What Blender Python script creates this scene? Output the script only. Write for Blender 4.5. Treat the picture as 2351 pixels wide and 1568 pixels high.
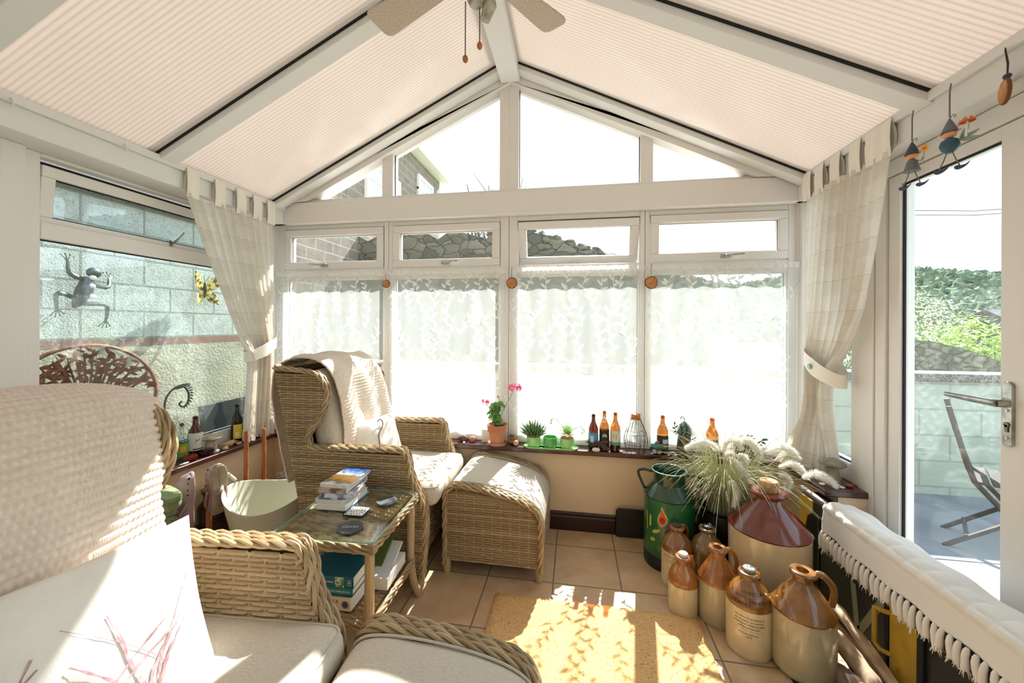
import bpy, bmesh, math, random
import numpy as np
from mathutils import Vector, Matrix, Quaternion, noise
for o in list(bpy.data.objects): bpy.data.objects.remove(o)
S = bpy.context.scene
COL = S.collection
rad = math.radians
# ------------------------------------------------------------------ camera
YAW, ROLL, FPX, EYE = 0.163, 0.004, 875.0, 1.36
_f = Vector((-math.sin(YAW), math.cos(YAW), 0)); _r0 = Vector((math.cos(YAW), math.sin(YAW), 0)); _u0 = Vector((0, 0, 1))
_r = _r0*math.cos(ROLL) + _u0*math.sin(ROLL); _u = -_r0*math.sin(ROLL) + _u0*math.cos(ROLL)
cd = bpy.data.cameras.new('camera'); cam = bpy.data.objects.new('camera', cd); COL.objects.link(cam)
cam.matrix_world = Matrix(((_r.x, _u.x, -_f.x, 0), (_r.y, _u.y, -_f.y, 0), (_r.z, _u.z, -_f.z, EYE), (0, 0, 0, 1)))
cd.sensor_fit = 'HORIZONTAL'; cd.sensor_width = 36.0; cd.lens = 36.0*FPX/2351.0
cd.shift_y = -36.0/2351.0; cd.clip_start = 0.02; cd.clip_end = 400
S.camera = cam
# ------------------------------------------------------------------ light
SUN_AZ, SUN_EL, SUN_E, SKY_E = rad(9.0), rad(46.0), 13.0, 1.25
S.view_settings.view_transform = 'Standard'; S.view_settings.look = 'None'
S.view_settings.exposure = 0.88; S.view_settings.gamma = 1.0; S.view_settings.use_curve_mapping = False
sd = bpy.data.lights.new('sun', 'SUN'); sd.energy = SUN_E; sd.angle = rad(0.6); sd.color = (1.0, 0.975, 0.93)
sun = bpy.data.objects.new('sun', sd); COL.objects.link(sun)
sv = Vector((math.sin(SUN_AZ)*math.cos(SUN_EL), math.cos(SUN_AZ)*math.cos(SUN_EL), math.sin(SUN_EL)))
sun.rotation_euler = sv.to_track_quat('Z', 'Y').to_euler(); sun.location = sv*30
W = bpy.data.worlds.new('sky'); S.world = W; W.use_nodes = True
_n = W.node_tree.nodes; _l = W.node_tree.links; _bg = _n['Background']
_tc = _n.new('ShaderNodeTexCoord'); _sp = _n.new('ShaderNodeSeparateXYZ'); _rp = _n.new('ShaderNodeValToRGB')
_l.new(_tc.outputs['Generated'], _sp.inputs[0]); _l.new(_sp.outputs['Z'], _rp.inputs[0])
_e = _rp.color_ramp.elements; _e[0].position = 0.0; _e[0].color = (0.88, 0.945, 1.0, 1); _e[1].position = 0.9; _e[1].color = (0.57, 0.75, 1.0, 1)
_l.new(_rp.outputs[0], _bg.inputs[0]); _bg.inputs[1].default_value = SKY_E
# ------------------------------------------------------------------ mesh helpers
R = random.Random(7)
class MB:
    """collects shapes; build() links them as ONE mesh object"""
    def __init__(s): s.v = []; s.f = []; s.m = []; s.uv = []; s.mi = 0; s.hasuv = False
    def add(s, vs, fs, uvs=None):
        o = len(s.v); s.v.extend([tuple(map(float, p)) for p in vs]); s.f.extend([tuple(i+o for i in f) for f in fs]); s.m.extend([s.mi]*len(fs))
        if uvs is not None: s.hasuv = True; s.uv.extend([tuple(u) for u in uvs])
        else: s.uv.extend([(0, 0)]*len(vs))
        return s
    def box(s, x0, x1, y0, y1, z0, z1):
        if x0 > x1: x0, x1 = x1, x0
        if y0 > y1: y0, y1 = y1, y0
        if z0 > z1: z0, z1 = z1, z0
        return s.add([(x0,y0,z0),(x1,y0,z0),(x1,y1,z0),(x0,y1,z0),(x0,y0,z1),(x1,y0,z1),(x1,y1,z1),(x0,y1,z1)],
              [(0,3,2,1),(4,5,6,7),(0,1,5,4),(1,2,6,5),(2,3,7,6),(3,0,4,7)])
    def obox(s, c, ax, ay, az):
        """box from centre and three half-axis vectors"""
        c, ax, ay, az = map(Vector, (c, ax, ay, az)); P = []
        for k in (-1, 1):
            for i, j in ((-1,-1),(1,-1),(1,1),(-1,1)): P.append(c+ax*i+ay*j+az*k)
        fs = [(0,3,2,1),(4,5,6,7),(0,1,5,4),(1,2,6,5),(2,3,7,6),(3,0,4,7)]
        if ax.cross(ay).dot(az) < 0: fs = [f[::-1] for f in fs]
        return s.add(P, fs)
    def beam(s, a, b, w, h, up=(0,0,1)):
        a, b = Vector(a), Vector(b); d = (b-a); n = d.normalized(); u = Vector(up); sd_ = n.cross(u).normalized(); u2 = sd_.cross(n)
        return s.obox((a+b)/2, sd_*w/2, d/2, u2*h/2)
    def tube(s, pts, r, n=8, cap=True, closed=False):
        pts = [Vector(p) for p in pts]; N = len(pts); rs = r if hasattr(r, '__len__') else [r]*N
        T = []
        for i in range(N):
            a = pts[(i-1) % N] if (i > 0 or closed) else pts[0]; b = pts[(i+1) % N] if (i < N-1 or closed) else pts[-1]
            t = (b-a); T.append(t.normalized() if t.length > 1e-9 else Vector((0,0,1)))
        up = Vector((0,0,1)) if abs(T[0].z) < .9 else Vector((1,0,0)); nx = T[0].cross(up).normalized(); V = []
        for i in range(N):
            if i: 
                ax = T[i-1].cross(T[i])
                if ax.length > 1e-8: nx = Quaternion(ax.normalized(), T[i-1].angle(T[i], 0)) @ nx
                nx = (nx - T[i]*nx.dot(T[i])).normalized()
            ny = T[i].cross(nx)
            for k in range(n):
                a = 2*math.pi*k/n; V.append(pts[i]+(nx*math.cos(a)+ny*math.sin(a))*rs[i])
        F = []
        for i in range(N-1 if not closed else N):
            for k in range(n):
                k2 = (k+1) % n; j = (i+1) % N; F.append((i*n+k, i*n+k2, j*n+k2, j*n+k))
        if cap and not closed: F.append(tuple(range(n-1, -1, -1))); F.append(tuple((N-1)*n+k for k in range(n)))
        return s.add(V, F)
    def cyl(s, a, b, r, n=16, r2=None): return s.tube([a, b], [r, r if r2 is None else r2], n)
    def lathe(s, prof, n=32, c=(0,0,0), a0=0.0, a1=2*math.pi):
        """prof: (r,z) from bottom to top"""
        full = abs(a1-a0-2*math.pi) < 1e-6; m = n if full else n+1; V = []; F = []
        for r, z in prof:
            for k in range(m):
                a = a0+(a1-a0)*k/n; V.append((c[0]+r*math.cos(a), c[1]+r*math.sin(a), c[2]+z))
        for i in range(len(prof)-1):
            for k in range(n):
                k2 = (k+1) % m; F.append((i*m+k, i*m+k2, (i+1)*m+k2, (i+1)*m+k))
        if full:
            if prof[0][0] > 1e-5: F.append(tuple(range(n-1, -1, -1)))
            if prof[-1][0] > 1e-5: F.append(tuple((len(prof)-1)*m+k for k in range(n)))
        return s.add(V, F)
    def grid(s, P, wrapu=False, flip=False, uv=None):
        """P: array (nv,nu,3)"""
        P = np.asarray(P, float); nv, nu = P.shape[:2]; V = P.reshape(-1, 3).tolist(); F = []
        for j in range(nv-1):
            for i in range(nu if wrapu else nu-1):
                i2 = (i+1) % nu; q = (j*nu+i, j*nu+i2, (j+1)*nu+i2, (j+1)*nu+i); F.append(q[::-1] if flip else q)
        return s.add(V, F, None if uv is None else np.asarray(uv).reshape(-1, 2).tolist())
    def prism(s, poly, d0, d1, axis='y'):
        """polygon (a,b) extruded along axis"""
        n = len(poly)
        def p(a, b, d): return {'y': (a, d, b), 'x': (d, a, b), 'z': (a, b, d)}[axis]
        V = [p(a, b, d0) for a, b in poly]+[p(a, b, d1) for a, b in poly]
        F = [tuple(range(n)), tuple(range(2*n-1, n-1, -1))]+[(i, i+n, (i+1) % n+n, (i+1) % n) for i in range(n)]
        return s.add(V, F)
    def ball(s, c, r, n=16, m=10, sc=(1,1,1), jit=0.0, seed=0, fr=2.0, top=1.0):
        V = []; F = []
        for j in range(m+1):
            t = math.pi*j/m*top
            for i in range(n):
                a = 2*math.pi*i/n; d = Vector((math.sin(t)*math.cos(a), math.sin(t)*math.sin(a), math.cos(t)))
                k = 1.0+(jit*noise.noise(d*fr+Vector((seed*7.3, seed*1.7, seed))) if jit else 0)
                V.append((c[0]+d.x*r*sc[0]*k, c[1]+d.y*r*sc[1]*k, c[2]+d.z*r*sc[2]*k))
        for j in range(m):
            for i in range(n):
                i2 = (i+1) % n; F.append((j*n+i, (j+1)*n+i, (j+1)*n+i2, j*n+i2))
        return s.add(V, F)
    def leaf(s, p, d, n, L, Wd, bend=0.0, k=4):
        """leaf blade from p along d, normal n"""
        p, d, n = Vector(p), Vector(d).normalized(), Vector(n); sd_ = d.cross(n).normalized(); n = sd_.cross(d); V = []; F = []
        for i in range(k+1):
            t = i/k; w = Wd*math.sin(math.pi*min(1, t*.92+.04))**.8*(1-.25*t); c = p+d*L*t+n*bend*L*t*t
            V += [c-sd_*w/2, c+n*Wd*.08, c+sd_*w/2]
        for i in range(k):
            a = i*3; F += [(a, a+1, a+4, a+3), (a+1, a+2, a+5, a+4)]
        return s.add(V, F)
    def xf(s, M, start=0):
        for i in range(start, len(s.v)): s.v[i] = tuple(M @ Vector(s.v[i]))
        return s
    def build(s, name, mats, parent=None, ang=35, bevel=0, sub=0, loc=None, rot=None):
        me = bpy.data.meshes.new(name); me.from_pydata(s.v, [], s.f)
        ms = mats if isinstance(mats, (list, tuple)) else [mats]
        for m in ms: me.materials.append(m)
        if len(ms) > 1: me.polygons.foreach_set('material_index', s.m)
        if s.hasuv:
            a = me.attributes.new('uvp', 'FLOAT2', 'POINT'); a.data.foreach_set('vector', np.array(s.uv, np.float32).ravel())
        me.update()
        if ang:
            me.polygons.foreach_set('use_smooth', [True]*len(me.polygons)); me.set_sharp_from_angle(angle=rad(ang))
        o = bpy.data.objects.new(name, me); COL.objects.link(o)
        if parent: o.parent = parent
        if loc: o.location = loc
        if rot: o.rotation_euler = rot
        if bevel:
            b = o.modifiers.new('bevel', 'BEVEL'); b.width = bevel; b.segments = 2; b.limit_method = 'ANGLE'; b.angle_limit = rad(40)
        if sub:
            b = o.modifiers.new('sub', 'SUBSURF'); b.levels = sub; b.render_levels = sub
        return o
def tag(o, label, cat, group=None, kind=None):
    o['label'] = label; o['category'] = cat
    if group: o['group'] = group
    if kind: o['kind'] = kind
    return o
def thing(name, label, cat, loc=(0,0,0), rz=0.0, group=None):
    o = bpy.data.objects.new(name, None); COL.objects.link(o); o.location = loc; o.rotation_euler = (0, 0, rz); o.empty_display_size = .05
    return tag(o, label, cat, group)
def struct(name, parent=None):
    o = bpy.data.objects.new(name, None); COL.objects.link(o); o['kind'] = 'structure'; o.empty_display_size = .05
    if parent: o.parent = parent
    return o
def sbuild(mb, name, mats, **k):
    o = mb.build(name, mats, **k); o['kind'] = 'structure'; return o
def part_label(o, t): o['label'] = t; return o
def copy_tree(o, parent=None):
    c = o.copy(); COL.objects.link(c)
    if parent: c.parent = parent
    for ch in o.children: copy_tree(ch, c)
    return c
def spline(pts, n):
    """Catmull-Rom through pts, n samples"""
    pts = [Vector(p) for p in pts]; N = len(pts); out = []
    for k in range(n):
        t = k/(n-1)*(N-1); i = min(int(t), N-2); u = t-i
        p0 = pts[max(i-1, 0)]; p1 = pts[i]; p2 = pts[i+1]; p3 = pts[min(i+2, N-1)]
        out.append(0.5*((2*p1)+(p2-p0)*u+(2*p0-5*p1+4*p2-p3)*u*u+(3*p1-p0-3*p2+p3)*u**3))
    return out
def rbox(mb, c, size, r, n=10, bulge=(0,0,0), noise_amp=0.0, seed=0, e=None):
    """soft rounded box (cushions, pillows): bulge lifts the middles"""
    sx, sy, sz = [q/2 for q in size]; c = Vector(c); st = len(mb.v)
    def face(ax, sgn):
        P = np.zeros((n+1, n+1, 3))
        for j in range(n+1):
            for i in range(n+1):
                a = -math.cos(math.pi*i/n); b = -math.cos(math.pi*j/n)
                d = {0: (sgn, a, b), 1: (a, sgn, b), 2: (a, b, sgn)}[ax]
                q = Vector((d[0]*sx, d[1]*sy, d[2]*sz)); inn = Vector((max(-sx+r, min(sx-r, q.x)), max(-sy+r, min(sy-r, q.y)), max(-sz+r, min(sz-r, q.z))))
                w = q-inn; w = w.normalized()*r if w.length > 1e-9 else Vector((0,0,0)); q = inn+w
                fx, fy, fz = q.x/sx, q.y/sy, q.z/sz
                q.x += bulge[0]*fx*(1-fy*fy)*(1-fz*fz); q.y += bulge[1]*fy*(1-fx*fx)*(1-fz*fz); q.z += bulge[2]*fz*(1-fx*fx)*(1-fy*fy)
                if noise_amp: 
                    v = noise.noise_vector(q*9+Vector((seed, seed*2.1, 0)))*noise_amp; q += v
                P[j, i] = q+c
        flip = {0: sgn < 0, 1: sgn > 0, 2: sgn < 0}[ax]
        mb.grid(P, flip=flip)
    for ax in range(3):
        for sgn in (-1, 1): face(ax, sgn)
    return mb
def weld(o, d=0.0006):
    bm = bmesh.new(); bm.from_mesh(o.data); bmesh.ops.remove_doubles(bm, verts=bm.verts, dist=d); bm.to_mesh(o.data); bm.free(); return o
def text_mesh(txt, size, align='CENTER', extr=0.0):
    """lettering as a mesh in the xy plane: (verts, faces)"""
    cu = bpy.data.curves.new('lettering', 'FONT'); cu.body = txt; cu.size = size; cu.align_x = align; cu.align_y = 'CENTER'; cu.extrude = extr; cu.resolution_u = 2
    o = bpy.data.objects.new('lettering', cu); COL.objects.link(o)
    me = bpy.data.meshes.new_from_object(o.evaluated_get(bpy.context.evaluated_depsgraph_get()))
    V = [tuple(v.co) for v in me.vertices]; F = [tuple(p.vertices) for p in me.polygons]
    bpy.data.objects.remove(o); bpy.data.curves.remove(cu); bpy.data.meshes.remove(me); return V, F
# ------------------------------------------------------------------ materials
def lin(c): return tuple(((x/255)/12.92 if x/255 <= .04045 else ((x/255+.055)/1.055)**2.4) for x in c)+(1,)
class N:
    """tiny node builder"""
    def __init__(s, name):
        s.m = bpy.data.materials.new(name); s.m.use_nodes = True; s.t = s.m.node_tree; s.t.nodes.clear(); s.out = s.t.nodes.new('ShaderNodeOutputMaterial')
    def n(s, typ, **k):
        d = s.t.nodes.new('ShaderNode'+typ)
        for a, b in k.items(): setattr(d, a, b)
        return d
    def l(s, a, b): s.t.links.new(a, b)
    def math(s, op, a, b=None, c=None):
        d = s.n('Math', operation=op)
        for i, x in enumerate((a, b, c)):
            if x is None: continue
            if isinstance(x, (int, float)): d.inputs[i].default_value = x
            else: s.l(x, d.inputs[i])
        return d.outputs[0]
    def mix(s, fac, a, b, mode='MIX'):
        d = s.n('MixRGB', blend_type=mode)
        for i, x in enumerate((fac, a, b)):
            if isinstance(x, (int, float)): d.inputs[i].default_value = x
            elif isinstance(x, tuple): d.inputs[i].default_value = x
            else: s.l(x, d.inputs[i])
        return d.outputs[0]
    def noise(s, scale, detail=3, vec=None, rough=.5, out='Fac'):
        d = s.n('TexNoise'); d.inputs['Scale'].default_value = scale; d.inputs['Detail'].default_value = detail; d.inputs['Roughness'].default_value = rough
        if vec is not None: s.l(vec, d.inputs['Vector'])
        return d.outputs[out]
    def ramp(s, fac, stops):
        d = s.n('ValToRGB'); e = d.color_ramp.elements
        while len(e) < len(stops): e.new(.5)
        for x, (p, c) in zip(e, stops): x.position = p; x.color = c
        s.l(fac, d.inputs[0]); return d.outputs[0]
    def obj(s): return s.n('TexCoord').outputs['Object']
    def uvp(s): return s.n('Attribute', attribute_name='uvp').outputs['Vector']
    def mapping(s, vec, scale=(1,1,1), loc=(0,0,0), rot=(0,0,0)):
        d = s.n('Mapping'); d.inputs['Scale'].default_value = scale; d.inputs['Location'].default_value = loc; d.inputs['Rotation'].default_value = rot; s.l(vec, d.inputs['Vector']); return d.outputs[0]
    def bump(s, h, strength=.3, dist=.005):
        d = s.n('Bump'); d.inputs['Strength'].default_value = strength; d.inputs['Distance'].default_value = dist; s.l(h, d.inputs['Height']); return d.outputs[0]
    def bsdf(s, col, rough=.6, metal=0.0, normal=None, spec=.5, coat=0.0, final=True):
        d = s.n('BsdfPrincipled')
        if isinstance(col, tuple): d.inputs['Base Color'].default_value = col
        else: s.l(col, d.inputs['Base Color'])
        if isinstance(rough, (int, float)): d.inputs['Roughness'].default_value = rough
        else: s.l(rough, d.inputs['Roughness'])
        d.inputs['Metallic'].default_value = metal; d.inputs['Specular IOR Level'].default_value = spec; d.inputs['Coat Weight'].default_value = coat; d.inputs['Coat Roughness'].default_value = .08
        if normal is not None: s.l(normal, d.inputs['Normal'])
        if final: s.l(d.outputs[0], s.out.inputs[0])
        return d
    def schlick(s, f0):
        d = s.n('LayerWeight'); d.inputs[0].default_value = .5
        return s.math('ADD', s.math('MULTIPLY', s.math('POWER', d.outputs['Facing'], 5.0), .9-f0), f0)
    def mixs(s, fac, a, b):
        d = s.n('MixShader')
        if isinstance(fac, (int, float)): d.inputs[0].default_value = fac
        else: s.l(fac, d.inputs[0])
        s.l(a, d.inputs[1]); s.l(b, d.inputs[2]); return d.outputs[0]
def M(name, c, rough=.6, metal=0.0, c2=None, sc=8, bump=0.0, bs=40, bd=.003, spec=.5, coat=0.0, stretch=(1,1,1), detail=4, lo=.35, hi=.65):
    """plain principled material with optional two-colour noise and bump"""
    n = N(name); vec = n.mapping(n.obj(), stretch); col = lin(c)
    if c2 is not None: col = n.ramp(n.noise(sc, detail, vec), [(lo, lin(c)), (hi, lin(c2))])
    nm = n.bump(n.noise(bs, 3, vec), bump, bd) if bump else None
    n.bsdf(col, rough, metal, nm, spec, coat); return n.m
def glass(name, tint, refl=.05, rough=0.0):
    n = N(name); t = n.n('BsdfTransparent'); t.inputs[0].default_value = tint
    g = n.n('BsdfGlossy'); g.inputs[0].default_value = (1,1,1,1); g.inputs[1].default_value = rough
    n.l(n.mixs(n.schlick(refl), t.outputs[0], g.outputs[0]), n.out.inputs[0]); return n.m
def cloth(name, c, trans=.35, see=0.0, c2=None, sc=60, bump=.2, check=None):
    """thin fabric that lets some light through"""
    n = N(name); col = lin(c)
    if c2 is not None: col = n.ramp(n.noise(sc, 3, n.obj()), [(.3, lin(c)), (.7, lin(c2))])
    if check:
        uv = n.n('SeparateXYZ'); n.l(n.uvp(), uv.inputs[0]); fs = []
        for k, per in ((0, check[1]), (1, check[2])):
            fr = n.math('FRACT', n.math('DIVIDE', uv.outputs[k], per)); fs.append(n.math('LESS_THAN', fr, .03)); fs.append(n.math('MULTIPLY', n.math('GREATER_THAN', fr, .55), .35))
        a = fs[0]
        for b in fs[1:]: a = n.math('MAXIMUM', a, b)
        col = n.mix(n.math('MULTIPLY', a, .55), col if not isinstance(col, tuple) else lin(c), lin(check[0]))
    nm = n.bump(n.noise(400, 2, n.obj()), bump, .001)
    d = n.n('BsdfDiffuse'); t = n.n('BsdfTranslucent')
    for x in (d, t):
        if isinstance(col, tuple): x.inputs[0].default_value = col
        else: n.l(col, x.inputs[0])
        n.l(nm, x.inputs['Normal'])
    o = n.mixs(trans, d.outputs[0], t.outputs[0])
    if see:
        tr = n.n('BsdfTransparent'); o = n.mixs(see, o, tr.outputs[0])
    n.l(o, n.out.inputs[0]); return n.m
def brick(name, c1, c2, cm, bw, bh, ms, axes, off=.5, loc=(0,0), rough=.85, grain=60, gb=.5, sm=.1, sc=6, speck=0.0):
    """brick / block / tile pattern in metres on the two given object axes"""
    n = N(name); o = n.obj(); sp = n.n('SeparateXYZ'); n.l(o, sp.inputs[0]); cb = n.n('CombineXYZ')
    n.l(n.math('SUBTRACT', sp.outputs[axes[0]], loc[0]), cb.inputs[0]); n.l(n.math('SUBTRACT', sp.outputs[axes[1]], loc[1]), cb.inputs[1])
    b = n.n('TexBrick'); b.offset = off; n.l(cb.outputs[0], b.inputs['Vector'])
    for k, v in (('Scale', 1), ('Mortar Size', ms), ('Mortar Smooth', sm), ('Bias', 0), ('Brick Width', bw), ('Row Height', bh)): b.inputs[k].default_value = v
    st = lambda x: n.math('MINIMUM', n.math('MAXIMUM', n.math('MULTIPLY_ADD', x, 2.4, -.7), 0.0), 1.0)
    nz = st(n.noise(sc, 6, o, .6))
    n.l(n.mix(nz, lin(c1), lin(c2)), b.inputs['Color1']); n.l(n.mix(st(n.noise(sc*1.7, 6, o, .6)), lin(c2), lin(c1)), b.inputs['Color2']); b.inputs['Mortar'].default_value = lin(cm)
    h = n.math('ADD', n.math('MULTIPLY', n.math('SUBTRACT', 1.0, b.outputs['Fac']), 1.0), n.math('MULTIPLY', n.noise(grain, 4, o), gb))
    col = b.outputs['Color']
    if speck: col = n.mix(n.math('MULTIPLY', n.math('GREATER_THAN', n.noise(grain*1.5, 4, o), .60), speck), col, lin((66, 66, 60)))
    n.bsdf(col, rough, 0, n.bump(h, .6, .006)); return n.m
def rubble(name, c1, c2, cm, sc, axes_scale=(1,1,1.6)):
    n = N(name); v = n.mapping(n.obj(), axes_scale); w = n.n('VectorMath', operation='ADD'); n.l(v, w.inputs[0])
    nz = n.noise(3, 3, v, out='Color'); sc2 = n.n('VectorMath', operation='SCALE'); n.l(nz, sc2.inputs[0]); sc2.inputs[3].default_value = .25; n.l(sc2.outputs[0], w.inputs[1])
    vo = n.n('TexVoronoi'); vo.inputs['Scale'].default_value = sc; n.l(w.outputs[0], vo.inputs['Vector'])
    ed = n.n('TexVoronoi', feature='DISTANCE_TO_EDGE'); ed.inputs['Scale'].default_value = sc; n.l(w.outputs[0], ed.inputs['Vector'])
    sp = n.n('SeparateXYZ'); n.l(vo.outputs['Color'], sp.inputs[0])
    col = n.mix(sp.outputs[0], lin(c1), lin(c2)); col = n.mix(n.math('MULTIPLY', n.noise(14, 5, n.obj()), .6), col, lin(cm))
    k = n.math('LESS_THAN', ed.outputs['Distance'], .035)
    n.bsdf(n.mix(k, col, lin(cm)), .95, 0, n.bump(n.math('MINIMUM', ed.outputs['Distance'], .2), 1.0, .08)); return n.m
pvc = M('white_pvc', (236, 231, 227), .35, spec=.4, bump=.02, bs=6)
pvc_d = M('white_pvc_beam', (230, 228, 225), .45, spec=.4)
gasket_m = M('black_rubber', (22, 20, 19), .7)
gl_clear = glass('window_glass', (.97, .985, .98, 1), .04)
gl_tint = glass('tinted_window_glass', (.87, .94, .93, 1), .07); gl_door = glass('door_glass', (.93, .965, .96, 1), .06)
steel = M('brushed_steel', (185, 186, 184), .3, 1.0)
chrome = M('worn_chrome', (200, 200, 200), .18, 1.0, c2=(150, 150, 148), sc=30)
copper = M('copper', (190, 120, 85), .3, 1.0)
blackmetal = M('black_metal', (28, 27, 25), .45, .6)
# ================================================================== the room
RX, RZ, RS = -0.44, 3.13, 0.487           # ridge line and roof pitch
def roofz(x): return RZ - RS*abs(x-RX)
XL, XR, YB, SILL = -2.36, 1.43, 2.64, 0.545
tile_m = brick('terracotta_floor_tile', (216, 186, 150), (178, 142, 104), (126, 112, 96), .352, .357, .004, (0, 1), off=0, loc=(-.107, 2.027), rough=.38, grain=25, gb=.25, sc=5)
plaster_m = M('cream_plaster', (232, 205, 170), .85, c2=(226, 198, 162), sc=3, bump=.05, bs=60)
white_plaster = M('white_plaster', (228, 224, 214), .9)
oak_dark = M('dark_mahogany_wood', (62, 30, 24), .28, c2=(84, 44, 36), sc=5, stretch=(3, 3, 9), coat=.3)
skirt_m = M('mahogany_skirting', (40, 17, 13), .3, c2=(54, 25, 20), sc=5)
sbuild(MB().box(-2.6, 1.7, -1.4, 2.75, -.06, 0), 'floor', tile_m, ang=0)
sbuild(MB().box(-2.42, 1.55, 2.585, 2.74, 0, .515), 'wall_back', plaster_m, ang=0)
sbuild(MB().box(-2.48, -2.27, -1.3, 2.585, 0, .515), 'wall_left', plaster_m, ang=0)
w = MB().box(1.30, 1.5, 2.14, 2.585, 0, .515); w.box(1.36, 1.5, -1.3, 1.27, 0, .515); sbuild(w, 'wall_right', plaster_m, ang=0)
w = MB().prism([(-2.5, 0), (1.6, 0), (1.6, 2.2), (RX, RZ+.06), (-2.5, 2.2)], -1.42, -1.3); sbuild(w, 'wall_rear', white_plaster, ang=0)
sk = [(0, 0), (.02, 0), (.02, .085), (.012, .095), (.016, .108), (.006, .118), (0, .118)]
m = MB().prism([(2.585-a, b) for a, b in sk], -2.27, 1.30, 'x'); sbuild(m, 'baseboard_back', skirt_m, ang=30)
m = MB().prism([(-2.27+a, b) for a, b in sk], -1.3, 2.565, 'y'); sbuild(m, 'baseboard_left', skirt_m, ang=30)
m = MB().box(1.285, 1.30, 2.16, 2.565, 0, .11); sbuild(m, 'baseboard_right', skirt_m, ang=0)
# sills (continuous boards, set on the dwarf walls)
m = MB().box(-2.22, 1.235, 2.53, 2.66, .513, SILL); sbuild(m, 'trim_1', oak_dark, bevel=.006)
m = MB().box(-2.40, -2.22, -1.3, 2.66, .513, SILL); sbuild(m, 'trim_2', oak_dark, bevel=.006)
m = MB().box(1.235, 1.45, 2.13, 2.66, .513, SILL); sbuild(m, 'trim_3', oak_dark, bevel=.006)
# posts and eaves beams
m = MB().box(-2.44, -2.295, 2.60, 2.74, SILL, 2.13); m.box(-2.30, -2.285, 2.625, 2.65, SILL, 2.13); sbuild(m, 'trim_4', pvc, bevel=.004)
m = MB().box(1.375, 1.52, 2.60, 2.74, SILL, 2.13); m.box(1.365, 1.38, 2.625, 2.65, SILL, 2.13); sbuild(m, 'trim_5', pvc, bevel=.004)
m = MB().box(-2.30, 1.42, 2.58, 2.74, 2.127, 2.285); sbuild(m, 'trim_6', pvc, bevel=.005)
m = MB().box(-2.40, -2.19, -1.3, 2.62, 2.127, 2.262); m.box(-2.19, -2.172, -1.3, 2.6, 2.225, 2.262); m.box(-2.34, -2.21, -1.3, 2.6, 2.262, 2.30); sbuild(m, 'trim_7', pvc_d, bevel=.004)
m = MB().box(1.345, 1.55, -1.3, 2.62, 2.127, 2.262); m.box(1.325, 1.345, -1.3, 2.6, 2.225, 2.262); m.box(1.37, 1.5, -1.3, 2.6, 2.262, 2.30); sbuild(m, 'trim_8', pvc_d, bevel=.004)
def ring(mb, x0, x1, z0, z1, w, y0, y1, ax='y'):
    b = mb.box if ax == 'y' else (lambda a, c, d, e, z0, z1: mb.box(d, e, a, c, z0, z1))
    b(x0, x1, y0, y1, z1-w, z1); b(x0, x1, y0, y1, z0, z0+w); b(x0, x0+w, y0, y1, z0+w, z1-w); b(x1-w, x1, y0, y1, z0+w, z1-w)
    return mb
def lever_handle(parent, ax='y', flip=1):
    m = MB(); m.obox((0, -.012, 0), (.028, 0, 0), (0, .012, 0), (0, 0, .011)); m.tube(spline([(.01*flip, -.024, 0), (-.02*flip, -.034, .002), (-.10*flip, -.036, .008)], 7), [.009, .009, .009, .008, .008, .007, .006], 8)
    return m.build('handle', chrome, parent, bevel=.002)
OPEN = [(-2.223, -1.40), (-1.329, -.52), (-.397, .427), (.49, 1.32)]
EDGE = [-2.295, -1.3645, -.4585, .4585, 1.375]
for i, (a, b) in enumerate(OPEN):
    wn = struct('window_%d' % (i+1))
    m = MB(); l, r = EDGE[i]+.001, EDGE[i+1]-.001
    m.box(l, a, 2.64, 2.715, SILL, 2.127); m.box(b, r, 2.64, 2.715, SILL, 2.127)
    m.box(a, b, 2.64, 2.715, SILL, .62); m.box(a, b, 2.64, 2.715, 1.715, 1.785); m.box(a, b, 2.64, 2.715, 2.095, 2.127)
    ring(m, a, b, .62, 1.715, .012, 2.648, 2.70)
    m.build('frame', pvc, wn, bevel=.004)
    MB().box(a+.008, b-.008, 2.675, 2.681, .626, 1.71).build('lower_pane', gl_clear, wn, ang=0)
    ring(MB(), a+.009, b-.009, .629, 1.706, .005, 2.668, 2.674).build('gasket', gasket_m, wn, ang=0)
    op = (i == 2)
    M0 = Matrix.Identity(4)
    if op: M0 = Matrix.Translation((0, 2.66, 2.09)) @ Matrix.Rotation(rad(17), 4, 'X') @ Matrix.Translation((0, -2.66, -2.09))
    s_ = ring(MB(), a+.004, b-.004, 1.789, 2.091, .05, 2.628, 2.69); ring(s_, a+.046, b-.046, 1.832, 2.048, .012, 2.634, 2.684)
    so = s_.xf(M0).build('opening_sash', pvc, wn, bevel=.004)
    MB().box(a+.05, b-.05, 2.655, 2.661, 1.836, 2.044).xf(M0).build('pane', gl_clear, so, ang=0)
    g = ring(MB(), a+.052, b-.052, 1.839, 2.041, .006, 2.646, 2.654)
    g.xf(M0).build('gasket', gasket_m, so, ang=0)
    if op:
        m = MB(); m.box(a+.003, b-.003, 2.70, 2.712, 2.07, 2.09); m.build('seal', gasket_m, wn, ang=0)
        m = MB(); m.beam((.015, 2.66, 1.79), (.015, 2.745, 1.80), .012, .01); m.beam((.015, 2.655, 1.79), (.015, 2.655, 1.86), .012, .012); m.build('stay', steel, wn)
        for k in (-.28, .33): MB().box(k, k+.03, 2.694, 2.70, 2.072, 2.08).build('hinge', steel, wn, ang=0)
    else:
        h = lever_handle(wn, flip=(1 if i == 0 else -1)); h.location = ({0: -1.88, 1: -.915, 3: .95}[i], 2.628, 1.812)
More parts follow.
